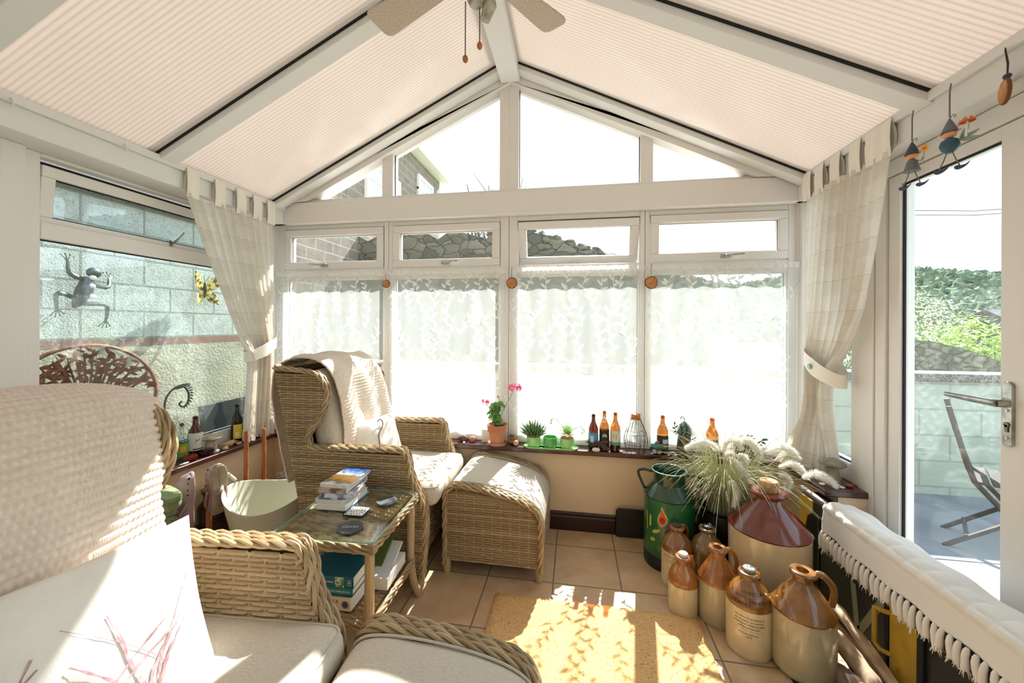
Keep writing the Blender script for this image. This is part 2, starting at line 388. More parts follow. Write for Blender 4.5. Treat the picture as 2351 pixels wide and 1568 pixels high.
# gable: rails, posts, rafter-parallel bars, four panes
GY0, GY1 = 2.60, 2.69
gl = lambda x: (3.034 - .478*abs(x-RX-.01))            # lower edge of the sloping gable bars
m = MB(); m.box(-2.12, 1.24, GY0, GY1, 2.275, 2.305)
for a, b in ((-1.398, -1.313), (-.52, -.386), (.422, .502)): m.prism([(a, 2.30), (b, 2.30), (b, gl(b)+.03), (a, gl(a)+.03)], GY0+.003, GY1-.003)
m.prism([(-2.28, 2.285), (-1.99, 2.29), (RX, gl(RX)), (RX, roofz(RX)-.002), (-2.2, roofz(-2.2)-.002)], 2.569, GY1)
m.prism([(1.40, 2.285), (1.34, roofz(1.34)-.002), (RX, roofz(RX)-.002), (RX, gl(RX)), (1.11, 2.29)], 2.569, GY1)
m.box(-.453, -.449, GY0+.001, GY0+.006, 2.31, 3.0)
sbuild(m, 'trim_9', pvc, bevel=.003)
for i, P in enumerate([[(-2.0, 2.305), (-1.398, 2.305), (-1.398, gl(-1.398)+.01)], [(-1.313, 2.305), (-.52, 2.305), (-.52, gl(-.52)+.01), (-1.313, gl(-1.313)+.01)],
        [(-.386, 2.305), (.422, 2.305), (.422, gl(.422)+.01), (-.386, gl(-.386)+.01)], [(.502, 2.305), (1.12, 2.305), (.502, gl(.502)+.01)]]):
    wn = struct('window_%d' % (i+5))
    MB().prism(P, 2.645, 2.651).build('pane', gl_clear, wn, ang=0)
    m = MB(); k = len(P)
    for j in range(k):
        p, q = P[j], P[(j+1) % k]; m.beam((p[0], 2.638, p[1]), (q[0], 2.638, q[1]), .008, .009, (0, -1, 0))
    m.build('gasket', gasket_m, wn, ang=0)
# left window wall
def side_window(name, x, y0, y1, sgn, opener=True, tint=gl_tint, z1=2.11):
    """plane x, opening y0..y1; sgn is the outward direction"""
    wn = struct(name); X0, X1 = x, x+sgn*.075; m = MB()
    b = lambda a, c, z0, z1_: m.box(X0, X1, a, c, z0, z1_)
    b(y0-.06, y0, SILL, 2.127); b(y1, y1+.06, SILL, 2.127); b(y0, y1, SILL, .64); b(y0, y1, z1, 2.127)
    if opener: b(y0, y1, 1.743, 1.82)
    m.build('frame', pvc, wn, bevel=.004)
    zt = 1.743 if opener else z1
    MB().box(x+sgn*.03, x+sgn*.036, y0, y1, .64, zt).build('lower_pane', tint, wn, ang=0)
    ring(MB(), y0, y1, .64, zt, .006, x+sgn*.022, x+sgn*.03, 'x').build('gasket', gasket_m, wn, ang=0)
    return wn
wl = side_window('window_9', XL, 1.34, 2.53, -1)
Mo = Matrix.Translation((XL-.03, 0, 2.105)) @ Matrix.Rotation(rad(6), 4, 'Y') @ Matrix.Translation((-XL+.03, 0, -2.105))
s_ = ring(MB(), 1.345, 2.525, 1.80, 2.08, .05, XL-.06, XL+.004, 'x').xf(Mo); so = s_.build('opening_sash', pvc, wl, bevel=.004)
MB().box(XL-.035, XL-.03, 1.39, 2.48, 1.845, 2.035).xf(Mo).build('pane', gl_tint, so, ang=0)
ring(MB(), 1.394, 2.476, 1.849, 2.031, .007, XL-.029, XL-.018, 'x').xf(Mo).build('gasket', gasket_m, so, ang=0)
MB().box(XL-.05, XL-.035, 1.345, 2.525, 2.082, 2.098).build('seal', gasket_m, wl, ang=0)
m = MB(); m.obox((XL-.035, 1.92, 1.83), (.012, 0, 0), (0, .012, 0), (0, 0, .03)); m.tube([(XL-.03, 1.92, 1.84), (XL+.0, 1.925, 1.86), (XL+.03, 1.95, 1.915)], [.009, .009, .006], 8); m.build('handle', chrome, wl)
m = MB()
for a, b, d in ((1.10, 1.155, .0), (1.155, 1.20, .018), (1.20, 1.28, .03)): m.box(XL-.07, XL+d, a, b, SILL, 2.127)
sbuild(m, 'trim_10', pvc, bevel=.004)
side_window('window_10', XL, -1.2, -.09, -1, False); side_window('window_11', XL, .03, 1.04, -1, False)
# right side: return window, door, windows beyond the frame
wr = side_window('window_12', XR, 2.26, 2.56, 1, False, gl_door, z1=2.09)
m = MB(); m.box(XR-.004, XR+.08, 2.105, 2.20, 0, 2.127); m.box(XR+.004, XR+.08, 2.10, 2.106, 0, 2.127); sbuild(m, 'trim_11', pvc, bevel=.004)
side_window('window_13', XR, -.09, 1.19, 1, False); side_window('window_14', XR, -1.2, -.21, 1, False)
m = MB(); m.box(XR-.004, XR+.08, 1.25, 1.30, 0, 2.127); sbuild(m, 'trim_12', pvc, bevel=.004)
dr = struct('door_1'); m = MB()
m.box(XR, XR+.08, 2.04, 2.10, 0, 2.11); m.box(XR, XR+.08, 1.30, 1.36, 0, 2.11); m.box(XR, XR+.08, 1.36, 2.04, 2.055, 2.125); m.box(XR, XR+.08, 1.36, 2.04, 0, .03); m.build('frame', pvc, dr, bevel=.004)
m = MB(); XD = XR+.012
m.box(XD, XD+.06, 1.975, 2.036, .03, 2.05); m.box(XD, XD+.06, 1.364, 1.562, .03, 2.05); m.box(XD, XD+.06, 1.562, 1.975, 2.005, 2.05); m.box(XD, XD+.06, 1.562, 1.975, .03, .16)
m.box(XD+.004, XD+.012, 1.50, 1.503, .03, 2.05)
lf = m.build('door_leaf', pvc, dr, bevel=.004)
MB().box(XD+.028, XD+.034, 1.556, 1.981, .155, 2.01).build('pane', gl_door, lf, ang=0)
ring(MB(), 1.5625, 1.9745, .16, 2.005, .008, XD+.012, XD+.02, 'x').build('gasket', gasket_m, lf, ang=0)
m = MB(); m.prism([(1.532+.016*math.cos(t), 1.07+math.copysign(.093, math.sin(t))+.016*math.sin(t)) for t in [2*math.pi*k/24 for k in range(24)]], XD-.01, XD, 'x')
hp = m.build('handle_plate', chrome, lf, ang=30, bevel=.002)
m = MB(); m.cyl((XD-.008, 1.532, 1.106), (XD-.045, 1.532, 1.106), .013, 14); m.tube([(XD-.045, 1.525, 1.106), (XD-.047, 1.60, 1.107), (XD-.047, 1.70, 1.108)], [.012, .011, .0085], 10); m.build('lever', chrome, hp)
m = MB(); m.cyl((XD-.01, 1.532, 1.035), (XD-.013, 1.532, 1.035), .0085, 14); m.obox((XD-.0115, 1.532, 1.022), (.0015, 0, 0), (0, .005, 0), (0, 0, .012)); m.build('keyhole', M('dull_brass', (130, 120, 95), .35, 1), hp)
for z in (1.082, .99): MB().cyl((XD-.01, 1.532, z), (XD-.012, 1.532, z), .005, 10).build('screw', steel, hp)
# roof: translucent flutes, rafters, ridge
def roof_mat():
    n = N('opal_polycarbonate'); o = n.obj(); sp = n.n('SeparateXYZ'); n.l(o, sp.inputs[0])
    fr = n.math('FRACT', n.math('DIVIDE', sp.outputs['Y'], .021)); tri = n.math('ABSOLUTE', n.math('SUBTRACT', fr, .5)); web = n.math('SMOOTH_MIN', n.math('MULTIPLY', tri, 3.2), 1.0, .3)
    c = n.mix(web, lin((222, 212, 204)), lin((240, 231, 224)))
    nm = n.bump(tri, .5, .006)
    t = n.n('BsdfTranslucent'); n.l(c, t.inputs[0]); d = n.n('BsdfDiffuse'); n.l(c, d.inputs[0]); g = n.n('BsdfGlossy'); g.inputs[1].default_value = .22; n.l(nm, g.inputs['Normal'])
    a = n.mixs(.75, t.outputs[0], d.outputs[0]); n.l(n.mixs(n.schlick(.05), a, g.outputs[0]), n.out.inputs[0]); return n.m
roof_m = roof_mat()
ceil = struct('ceiling')
RY = [-.50, .24, .995, 1.735, 2.525]
for sg, xe in ((-1, -2.42), (1, 1.56)):
    ys = [-1.42]+RY[:-1]+[2.72]
    for a, b in zip(ys[:-1], ys[1:]):
        m = MB(); z0 = roofz(xe); m.prism([(RX, RZ), (xe, z0), (xe, z0+.004), (RX, RZ+.004)], a, b); m.build('roof_panel', roof_m, ceil, ang=0)
    xi = -2.2 if sg < 0 else 1.345
    for y in RY:
        m = MB(); h = .045; m.prism([(RX, RZ-.003), (xi, roofz(xi)-.003), (xi, roofz(xi)-h), (RX, RZ-h)], y-.043, y+.043); rf = m.build('rafter', pvc_d, ceil, bevel=.004)
        m = MB(); m.prism([(RX, RZ-.0005), (xi, roofz(xi)-.0005), (xi, roofz(xi)-.012), (RX, RZ-.012)], y-.05, y-.043); m.build('gasket', gasket_m, rf, ang=0)
        m = MB(); m.prism([(RX, RZ+.006), (xe, roofz(xe)+.006), (xe, roofz(xe)+.05), (RX, RZ+.05)], y-.04, y+.04); m.build('glazing_cap', pvc_d, rf, ang=0)
    m = MB().box(xi-.006, xi+.006, -1.3, 2.5, roofz(xi)-.014, roofz(xi)-.006); m.build('gasket', gasket_m, ceil, ang=0)
m = MB().box(RX-.067, RX+.067, -1.3, 2.565, 3.02, 3.10); m.build('ridge_beam', pvc_d, ceil, bevel=.008)
m = MB().box(RX-.1, RX+.1, -1.42, 2.72, RZ+.01, RZ+.07); m.build('ridge_cap', pvc_d, ceil, ang=0)
# ================================================================== outside
block_m = brick('concrete_block', (196, 199, 190), (160, 162, 152), (140, 140, 130), .44, .225, .009, (1, 2), loc=(2.13, 1.245), grain=90, gb=.9, sc=14, speck=.75)
render_m = M('old_render', (178, 170, 146), .95, c2=(146, 140, 120), sc=2.5, bump=.6, bs=45, bd=.01)
grey_block = brick('pale_garden_block', (178, 186, 172), (164, 174, 160), (150, 158, 146), .45, .22, .008, (0, 2), grain=50, sc=4)
redbrick = brick('red_brick', (150, 88, 70), (122, 104, 92), (120, 112, 104), .22, .075, .008, (1, 2), loc=(2.2, 1.168), sc=9)
house_m = brick('gritstone_house_block', (150, 138, 122), (104, 98, 90), (160, 152, 142), .42, .18, .012, (1, 2), sc=4)
coping_m = M('pebbledash_coping', (150, 145, 135), .95, c2=(70, 66, 60), sc=70, bump=.8, bs=90, bd=.01)
rubble_m = rubble('rubble_stone', (138, 130, 112), (92, 90, 78), (64, 66, 54), 3.8)
slate_m = M('slate_roof', (92, 89, 88), .9, c2=(72, 69, 70), sc=20, stretch=(1, 6, 6))
paving_m = M('grey_paving', (150, 150, 152), .9, c2=(128, 128, 132), sc=3, bump=.2, bs=60)
grass_m = M('lawn', (104, 116, 84), .95, c2=(132, 138, 108), sc=9, bump=.6, bs=80, bd=.02)
leaf_dark = M('dark_leaves', (58, 78, 48), .8, c2=(88, 108, 66), sc=3); leaf_lime = M('lime_leaves', (150, 180, 70), .7, c2=(190, 208, 110), sc=5)
leaf_grey = M('greygreen_leaves', (110, 126, 96), .8, c2=(146, 158, 120), sc=5); blossom = M('cream_blossom', (245, 240, 220), .8); bark = M('bark', (92, 80, 66), .9)
sbuild(MB().box(-14, 30, -6, 60, -.25, -.10), 'ground', grass_m, ang=0)
m = MB().box(-3.7, -2.48, -2, 3.8, -.12, -.06); m.box(-3.7, 5.2, 2.75, 3.8, -.12, -.065); m.box(1.52, 4.8, -1.5, 2.75, -.12, -.07); sbuild(m, 'patio', paving_m, ang=0)
# left boundary wall
wl_ = thing('boundary_wall', 'tall concrete block wall with pebbledash coping outside the left window', 'wall', (0, 0, 0))
MB().box(-3.95, -3.75, -2, 4.4, 1.245, 2.38).build('block_courses', block_m, wl_, ang=0); MB().box(-3.95, -3.745, -2, 4.4, 1.168, 1.245).build('brick_course', redbrick, wl_, ang=0)
MB().box(-3.95, -3.74, -2, 4.4, -.1, 1.168).build('rendered_base', render_m, wl_, ang=0); MB().box(-4.0, -3.69, -2, 4.45, 2.38, 2.45).build('coping', coping_m, wl_, bevel=.01)
gw = thing('garden_wall', 'low pale green-grey block garden wall behind the patio', 'wall', (0, 0, 0))
MB().box(-3.6, 5.4, 3.8, 3.98, -.1, .90).build('blocks', grey_block, gw, ang=0); MB().box(-3.6, 5.4, 3.76, 4.02, .90, .97).build('coping', coping_m, gw, bevel=.01)
# rubble retaining wall, its top stones falling to the right
rw = thing('rubble_wall', 'old rubble stone wall with ragged top behind the back windows', 'wall', (0, 0, 0))
R.seed(3); top = []
x = -7.0
while x < 2.2: top.append((x, (2.95 if x < -1 else 2.95-.33*(x+1.0))+R.uniform(-.09, .12))); x += .22
m = MB().prism([(-7, -.1)]+top+[(2.2, -.1)], 6.4, 6.9); m.build('stones', rubble_m, rw, ang=0)
for i in range(14):
    xx = -1.1+.24*i; zz = (2.95-.33*max(0, xx+1.0))+.06; MB().ball((xx, 6.6, zz), .16, 12, 8, (1.1, .9, .7), .5, i, 2.2).build('top_stone', rubble_m, rw, ang=50)
hs = thing('stone_house', 'grey stone house with white windows and gutter beyond the left gable panes', 'house', (0, 0, 0))
MB().box(-9, -3.9, 4.6, 10.6, -.1, 5.55).build('wall', house_m, hs, ang=0)
MB().prism([(-9.2, 5.5), (-3.95, 5.6), (-6.4, 7.0)], 4.5, 10.6).build('roof', slate_m, hs, ang=0)
m = MB().box(-3.9, -3.62, 4.5, 10.72, 5.52, 5.68); m.box(-3.8, -3.6, 4.5, 10.72, 5.50, 5.60); m.build('gutter', pvc, hs, ang=0)
house_gl = M('house_window_glass', (206, 220, 236), .08, spec=.8)
for y0, y1, z0, z1 in ((9.0, 10.0, 4.05, 5.15), (6.6, 8.0, 3.55, 4.55)):
    f = ring(MB(), y0, y1, z0, z1, .09, -3.9, -3.84, 'x'); f.box(-3.9, -3.85, (y0+y1)/2-.03, (y0+y1)/2+.03, z0, z1); f.box(-3.9, -3.85, y0, y1, z1-.38, z1-.32)
    wo = f.build('window', pvc, hs, ang=0); MB().box(-3.9, -3.87, y0+.05, y1-.05, z0+.05, z1-.05).build('pane', house_gl, wo, ang=0)
def twigtree(name, label, loc, h, seed, n=26):
    t = thing(name, label, 'tree', loc); R.seed(seed); m = MB(); m.tube([(0, 0, -.1), (.05, 0, h*.4)], [h*.022, h*.016], 6)
    for i in range(n):
        a = R.uniform(0, 6.28); s = R.uniform(.15, .5)*h; z0 = R.uniform(.3, .5)*h; p = Vector((.03, 0, z0)); e = Vector((math.cos(a)*s*.55, math.sin(a)*s*.55, h*R.uniform(.75, 1.0)))
        q = spline([p, p.lerp(e, .5)+Vector((R.uniform(-.1, .1)*h*.3, 0, .02*h)), e], 5); m.tube(q, [h*.008, h*.006, h*.005, h*.004, h*.002], 4, False)
        for k in range(5):
            b = q[2].lerp(e, k/5); c = b+Vector((R.uniform(-1, 1), R.uniform(-1, 1), R.uniform(.4, 1.2)))*h*.09; m.tube([b, c], [h*.003, h*.0015], 3, False)
    m.build('branches', bark, t); return t
twigtree('bare_tree', 'leafless tree rising behind the corner of the stone house', (-3.0, 14.0, -.1), 6.6, 4)
def shrub(name, label, cat, loc, size, n, mats, seed, leaf=.06, flower=0.0, trunk=True):
    t = thing(name, label, cat, loc); R.seed(seed); m = MB(); fl = MB()
    for i in range(n):
        d = Vector((R.gauss(0, 1), R.gauss(0, 1), R.gauss(0, 1))).normalized(); k = .55+.45*R.random()**.5; k *= 1+.25*noise.noise(d*2.2+Vector((seed, 0, 0)))
        p = Vector((d.x*size[0]*k, d.y*size[1]*k, size[2]*(1+d.z*k))); nn = (d+Vector((R.uniform(-.6, .6), R.uniform(-.6, .6), R.uniform(-.2, .9)))).normalized()
        tg = nn.orthogonal().normalized(); tg = Quaternion(nn, R.uniform(0, 6.28)) @ tg
        (fl if R.random() < flower and d.z > -.1 else m).leaf(p, tg, nn, leaf*R.uniform(.8, 1.5), leaf*.55, .2, 2)
    m.build('foliage', mats[0], t, ang=0)
    if fl.v: fl.build('blossom', mats[1], t, ang=0)
    if trunk: MB().tube([(0, 0, -.05), (.02, 0, size[2])], [.05*size[2], .03*size[2]], 7).build('stem', bark, t)
    return t
shrub('blossom_shrub', 'shrub in creamy white blossom beyond the garden wall', 'shrub', (6.35, 9.4, -.1), (1.7, 1.0, 1.22), 6500, (leaf_grey, blossom), 5, .075, .55)
shrub('lime_shrub', 'bright lime-green shrub beyond the garden wall at the right of the door pane', 'shrub', (5.95, 6.7, -.1), (1.0, .85, .80), 5200, (leaf_lime,), 6, .06)
dw = thing('dry_stone_heap', 'sloping dry stone wall end below the white blossom', 'wall', (0, 0, 0))
m = MB().prism([(3.6, -.1), (3.6, 1.24), (4.0, 1.20), (4.35, 1.10), (4.6, 1.0), (5.2, .84), (6.2, .8), (6.2, -.1)], 5.0, 5.4); m.build('stones', rubble('small_rubble', (150, 142, 124), (104, 100, 88), (84, 82, 70), 9), dw, ang=0)
sh = thing('slate_shed', 'low slate roofed shed showing above the lime-green shrub', 'shed', (12.3, 12.0, -.1))
MB().box(-1.4, 1.4, -1, 1, 0, 1.4).build('wall', rubble_m, sh, ang=0); MB().prism([(-1.2, 1.35), (1.2, 1.35), (0, 1.95)], -1.6, 1.6, 'x').build('roof', slate_m, sh, ang=0)
# wooded hillside far to the right
def hillmat():
    n = N('distant_woodland'); o = n.obj(); c = n.ramp(n.noise(.9, 6, o, .7), [(.3, lin((78, 92, 84))), (.5, lin((112, 126, 104))), (.68, lin((146, 158, 122)))])
    n.bsdf(c, 1.0, 0, None, spec=0.0); return n.m
def hillz(x, y): return -1+11.8*min(1.0, max(0, (y-40-.35*abs(x-50))/42))**.8+1.2*math.sin(x*.11)+.8*math.sin(x*.31+1)
m = MB(); P = np.zeros((40, 90, 3))
for j in range(40):
    for i in range(90): x = 2+100*i/89; y = 38+62*j/39; P[j, i] = (x, y, hillz(x, y)-.6)
m.grid(P); R.seed(51)
for i in range(7500):
    x = R.uniform(14, 92); y = 40+56*R.random(); z = hillz(x, y); r_ = R.uniform(.38, .85); m.ball((x, y, z+r_*.3), r_, 7, 5, (1, 1, R.uniform(.8, 1.2)), 1.3, i, 5.0)
hl = m.build('wooded_hillside', hillmat(), ang=0); tag(hl, 'distant wooded hillside seen through the upper door pane', 'hill', kind='stuff')
ht = twigtree('hilltop_tree', 'lone tree standing on the crest of the wooded hill', (58, 82, 10.5), 5.2, 9, 20)
m = MB(); m.tube([(5, 14, 5.6), (9, 15, 5.3), (14, 16, 5.35), (30, 19, 6.6)], .012, 4); m.tube([(5, 14, 5.75), (9, 15, 5.46), (14, 16, 5.5), (30, 19, 6.8)], .012, 4)
tag(m.build('power_line', gasket_m), 'pair of thin overhead cables crossing the sky beyond the door', 'cable')
# folding slatted chair on the patio, seen side-on through the door
fc = thing('folding_chair', 'dark wooden folding garden chair on the patio beyond the door', 'chair', (2.70, 2.90, -.07), rad(-38))
wd = M('weathered_dark_wood', (72, 60, 54), .7, c2=(50, 44, 42), sc=12)
for y in (-.19, .19):
    MB().tube([(-.24, y, .92), (-.16, y, .56), (-.13, y, .46), (.22, y, .0)], .014, 8).build('leg', wd, fc)
    MB().beam((-.26, y*.85, .0), (.24, y*.85, .45), .028, .02).build('leg', wd, fc)
for i in range(6): MB().box(-.12+.062*i, -.07+.062*i, -.2, .2, .455, .47).build('slat', wd, fc, ang=0)
for z in (.66, .74, .82): MB().obox((-.175-.22*(z-.66), 0, z), (.006, 0, .002), (0, .2, 0), (-.006, 0, .026)).build('back_slat', wd, fc, ang=0)
MB().cyl((-.16, -.17, .10), (-.16, .17, .10), .011, 8).build('stretcher', wd, fc)
# ornaments on the block wall
frog = thing('metal_frog', 'grey metal frog ornament climbing the block wall outside the left window', 'ornament', (-3.70, 2.33, 1.63))
fm = M('grey_cast_metal', (96, 98, 98), .4, .7); pearl = M('white_bead', (240, 232, 226), .4)
m = MB(); m.tube(spline([(.03, .02, .08), (.035, -.0, .01), (.03, -.03, -.08), (.02, -.06, -.15)], 8), [.035, .042, .045, .05, .045, .036, .025, .008], 10); m.ball((.05, .04, .125), .045, 12, 8, (.8, 1, .9)); m.build('body', fm, frog)
for P in ([(.03, -.01, .07), (.05, -.10, .10), (.03, -.10, .19)], [(.03, .03, .04), (.06, .12, .02), (.03, .15, .09)], [(.03, -.05, -.08), (.05, -.17, -.05), (.03, -.16, -.16)], [(.03, -.02, -.12), (.06, .11, -.12), (.03, .13, -.24)]):
    q = spline(P, 8); m = MB().tube(q, [.012, .016, .018, .017, .015, .013, .011, .009], 8); e = q[-1]; d = (q[-1]-q[-2]).normalized()
    for a in (-.7, -.25, .25, .7):
        dd = Quaternion((1, 0, 0), a) @ d; m.tube([e, e+dd*.055], [.005, .003], 5); m.ball(e+dd*.058, .006, 6, 4)
    m.build('leg', fm, frog)
for z, y in ((.085, .02), (.02, .015), (-.06, .02)): MB().ball((.072, y, z), .022, 10, 8, (.6, 1, .85)).build('bead', pearl, frog)
bf = thing('metal_butterfly', 'yellow and black butterfly ornament on the block wall beside the left curtain', 'ornament', (-3.72, 3.30, 1.70))
byel = M('yellow_butterfly_wing', (222, 190, 90), .5, c2=(40, 36, 24), sc=28, detail=1, lo=.45, hi=.6)
for s in (-1, 1):
    for (a, b, L, w_) in ((s*.75, 1, .24, .12), (s*.7, -1, .17, .11)):
        MB().leaf((.02, s*.012, 0), (.25, a, b*.9), (1, -s*.3, 0), L, w_, .1, 6).build('wing', byel, bf)
m = MB().tube([(.02, 0, -.07), (.03, 0, 0), (.025, 0, .08)], [.006, .014, .008], 8); m.tube([(.025, 0, .08), (.05, -.03, .15)], .002, 4); m.tube([(.025, 0, .08), (.05, .03, .15)], .002, 4); m.build('body', blackmetal, bf)
def tree_disc(name, label, loc, rz, r, mat, seed, tilt=0):
    t = thing(name, label, 'ornament', loc, rz); R.seed(seed)
    ringp = [(r*math.cos(a), 0, r*math.sin(a)) for a in [2*math.pi*k/48 for k in range(48)]]; MB().tube(ringp, r*.035, 6, closed=True).build('ring', mat, t)
    m = MB(); m.tube(spline([(0, 0, -r), (.02*r, 0, -.6*r), (0, 0, -.3*r)], 5), [.1*r, .075*r, .06*r, .055*r, .05*r], 7); lv = MB()
    for i in range(22):
        a = rad(12+156*i/21); e = Vector((math.cos(a), 0, math.sin(a)*.98))*r*R.uniform(.7, .97)
        if i % 4 == 0: e = Vector((math.cos(a), 0, math.sin(a)*.95))*r*.97
        q = spline([(0, 0, -.35*r), Vector((e.x*.35, 0, e.z*.3-.15*r)), Vector((e.x*.75, R.uniform(-.01, .01), e.z*.7+R.uniform(-.08, .08)*r)), e], 8); m.tube(q, [.035*r, .03*r, .026*r, .022*r, .019*r, .016*r, .013*r, .008*r], 5, False)
        for k in range(2, 8):
            for sd_ in (-1, 1):
                d = Vector((R.uniform(-1, 1), 0, R.uniform(-.6, 1))); pp = q[k]
                if (pp+d.normalized()*.13*r).length < r*.98: lv.leaf(pp, d, (0, -1, 0), r*.15, r*.07, .05, 3)
    m.build('branches', mat, t); lv.build('leaves', mat, t); return t
rust = M('rusted_steel', (150, 84, 60), .7, c2=(92, 52, 38), sc=20)
td = tree_disc('tree_of_life_disc', 'rusty round metal tree ornament outside behind the near armchair', (-3.2, 2.05, .86), rad(75), .36, rust, 11)
gwr = tree_disc('garden_wreath', 'pale metal leaf wreath on a stake outside behind the third lace net', (.15, 3.6, 1.17), 0, .26, M('dull_metal', (62, 62, 58), .6, .4), 12)
MB().tube([(0, 0, -1.26), (0, 0, -.25)], .008, 6).build('stake', steel, gwr)
sl = tag(MB().box(-.03, .03, -.28, .28, 0, .62).build('slate_slab', M('dark_slate', (50, 54, 55), .75, c2=(40, 43, 45), sc=8), loc=(-3.55, 3.50, -.06), rot=(0, rad(-10), 0), bevel=.006), 'dark slate slab leaning against the foot of the rendered wall', 'slab')
# ================================================================== soft furnishings
def interp(kn, x):
    if x <= kn[0][0]: return kn[0][1]
    for (a, b), (c, d) in zip(kn[:-1], kn[1:]):
        if x <= c:
            t = (x-a)/(c-a) if c > a else 0; return b+(d-b)*t
    return kn[-1][1]
def smooth(kn, x, e=.02): return (interp(kn, x-e)+2*interp(kn, x)+interp(kn, x+e))/4
net_m = cloth('white_net', (233, 237, 234), .345, .60, bump=0)
leafnet_m = cloth('white_lace_leaf', (252, 252, 250), .60, .10, bump=0)
for i, (a, b) in enumerate([(-2.28, -1.385), (-1.350, -.475), (-.44, .45), (.475, 1.365)]):
    nm = ['first', 'second', 'third', 'last'][i]
    def wave(x, z, k=i): return 2.612+.006*math.sin(x*52+k)+.004*math.sin(x*23+2*k+z*1.2)
    L = thing('lace_net', ['lace net half curtain on the window nearest the left corner', 'lace net half curtain behind the wing armchair, left of the geranium', 'lace net half curtain under the open top window', 'lace net half curtain on the window nearest the right corner'][i], 'net curtain', (0, 0, 0), 0, 'lace nets along the back windows')
    nx, nz = 150, 40; P = np.zeros((nz+1, nx+1, 3))
    for j in range(nz+1):
        for k in range(nx+1):
            x = a+(b-a)*k/nx; z0 = .585+.008*abs(math.sin(x*28)); z = z0+(1.735-z0)*j/nz; P[j, k] = (x, wave(x, z), z)
    MB().grid(P).build('net', net_m, L)
    R.seed(20+i); m = MB(); x = a+.05
    while x < b-.02:
        z = .62+R.uniform(0, .12)
        while z < 1.70:
            px, pz = x+R.uniform(-.02, .02), z; an = R.uniform(-.35, .35); ln = R.uniform(.20, .30); st = 9; pts = []
            for q in range(st):
                t = q/(st-1); cx_ = px+math.sin(an)*ln*t+.03*math.sin(3*t+x*9); cz = pz+ln*t*math.cos(an)
                if cz > 1.725: break
                pts.append((cx_, wave(cx_, cz)-.003, cz))
            if len(pts) > 1: m.tube(pts, .0022, 4, False)
            for q, p in enumerate(pts):
                s_ = 1 if q % 2 else -1; th = an+s_*R.uniform(.6, 1.0)
                d = (math.sin(th), 0, math.cos(th)); Lf = R.uniform(.036, .052)
                if a+.01 < p[0]+d[0]*Lf < b-.01 and p[2]+d[2]*Lf < 1.73: m.leaf(p, d, (0, -1, 0), Lf, .019, .02, 4)
            z += ln*.85+R.uniform(0, .05)
        x += .105
    m.build('leaf_embroidery', leafnet_m, L, ang=0)
    P = np.zeros((7, nx+1, 3))
    for j in range(7):
        for k in range(nx+1):
            x = a+(b-a)*k/nx; P[j, k] = (x, 2.606+.004*math.sin(x*190+j*.5)-.008*math.sin(math.pi*j/6), 1.728+.037*j/6+.002*math.sin(x*77))
    MB().grid(P).build('ruffled_heading', leafnet_m, L)
    MB().tube([(a-.005, 2.614, 1.748), (b+.005, 2.614, 1.748)], .004, 6).build('wire', pvc, L)
linen_m = cloth('cream_linen', (248, 243, 236), .45, 0, c2=(243, 237, 228), sc=30, check=((218, 204, 186), .085, .16))
linen_p = M('cream_linen_band', (240, 233, 222), .9, bump=.15, bs=300, bd=.001)
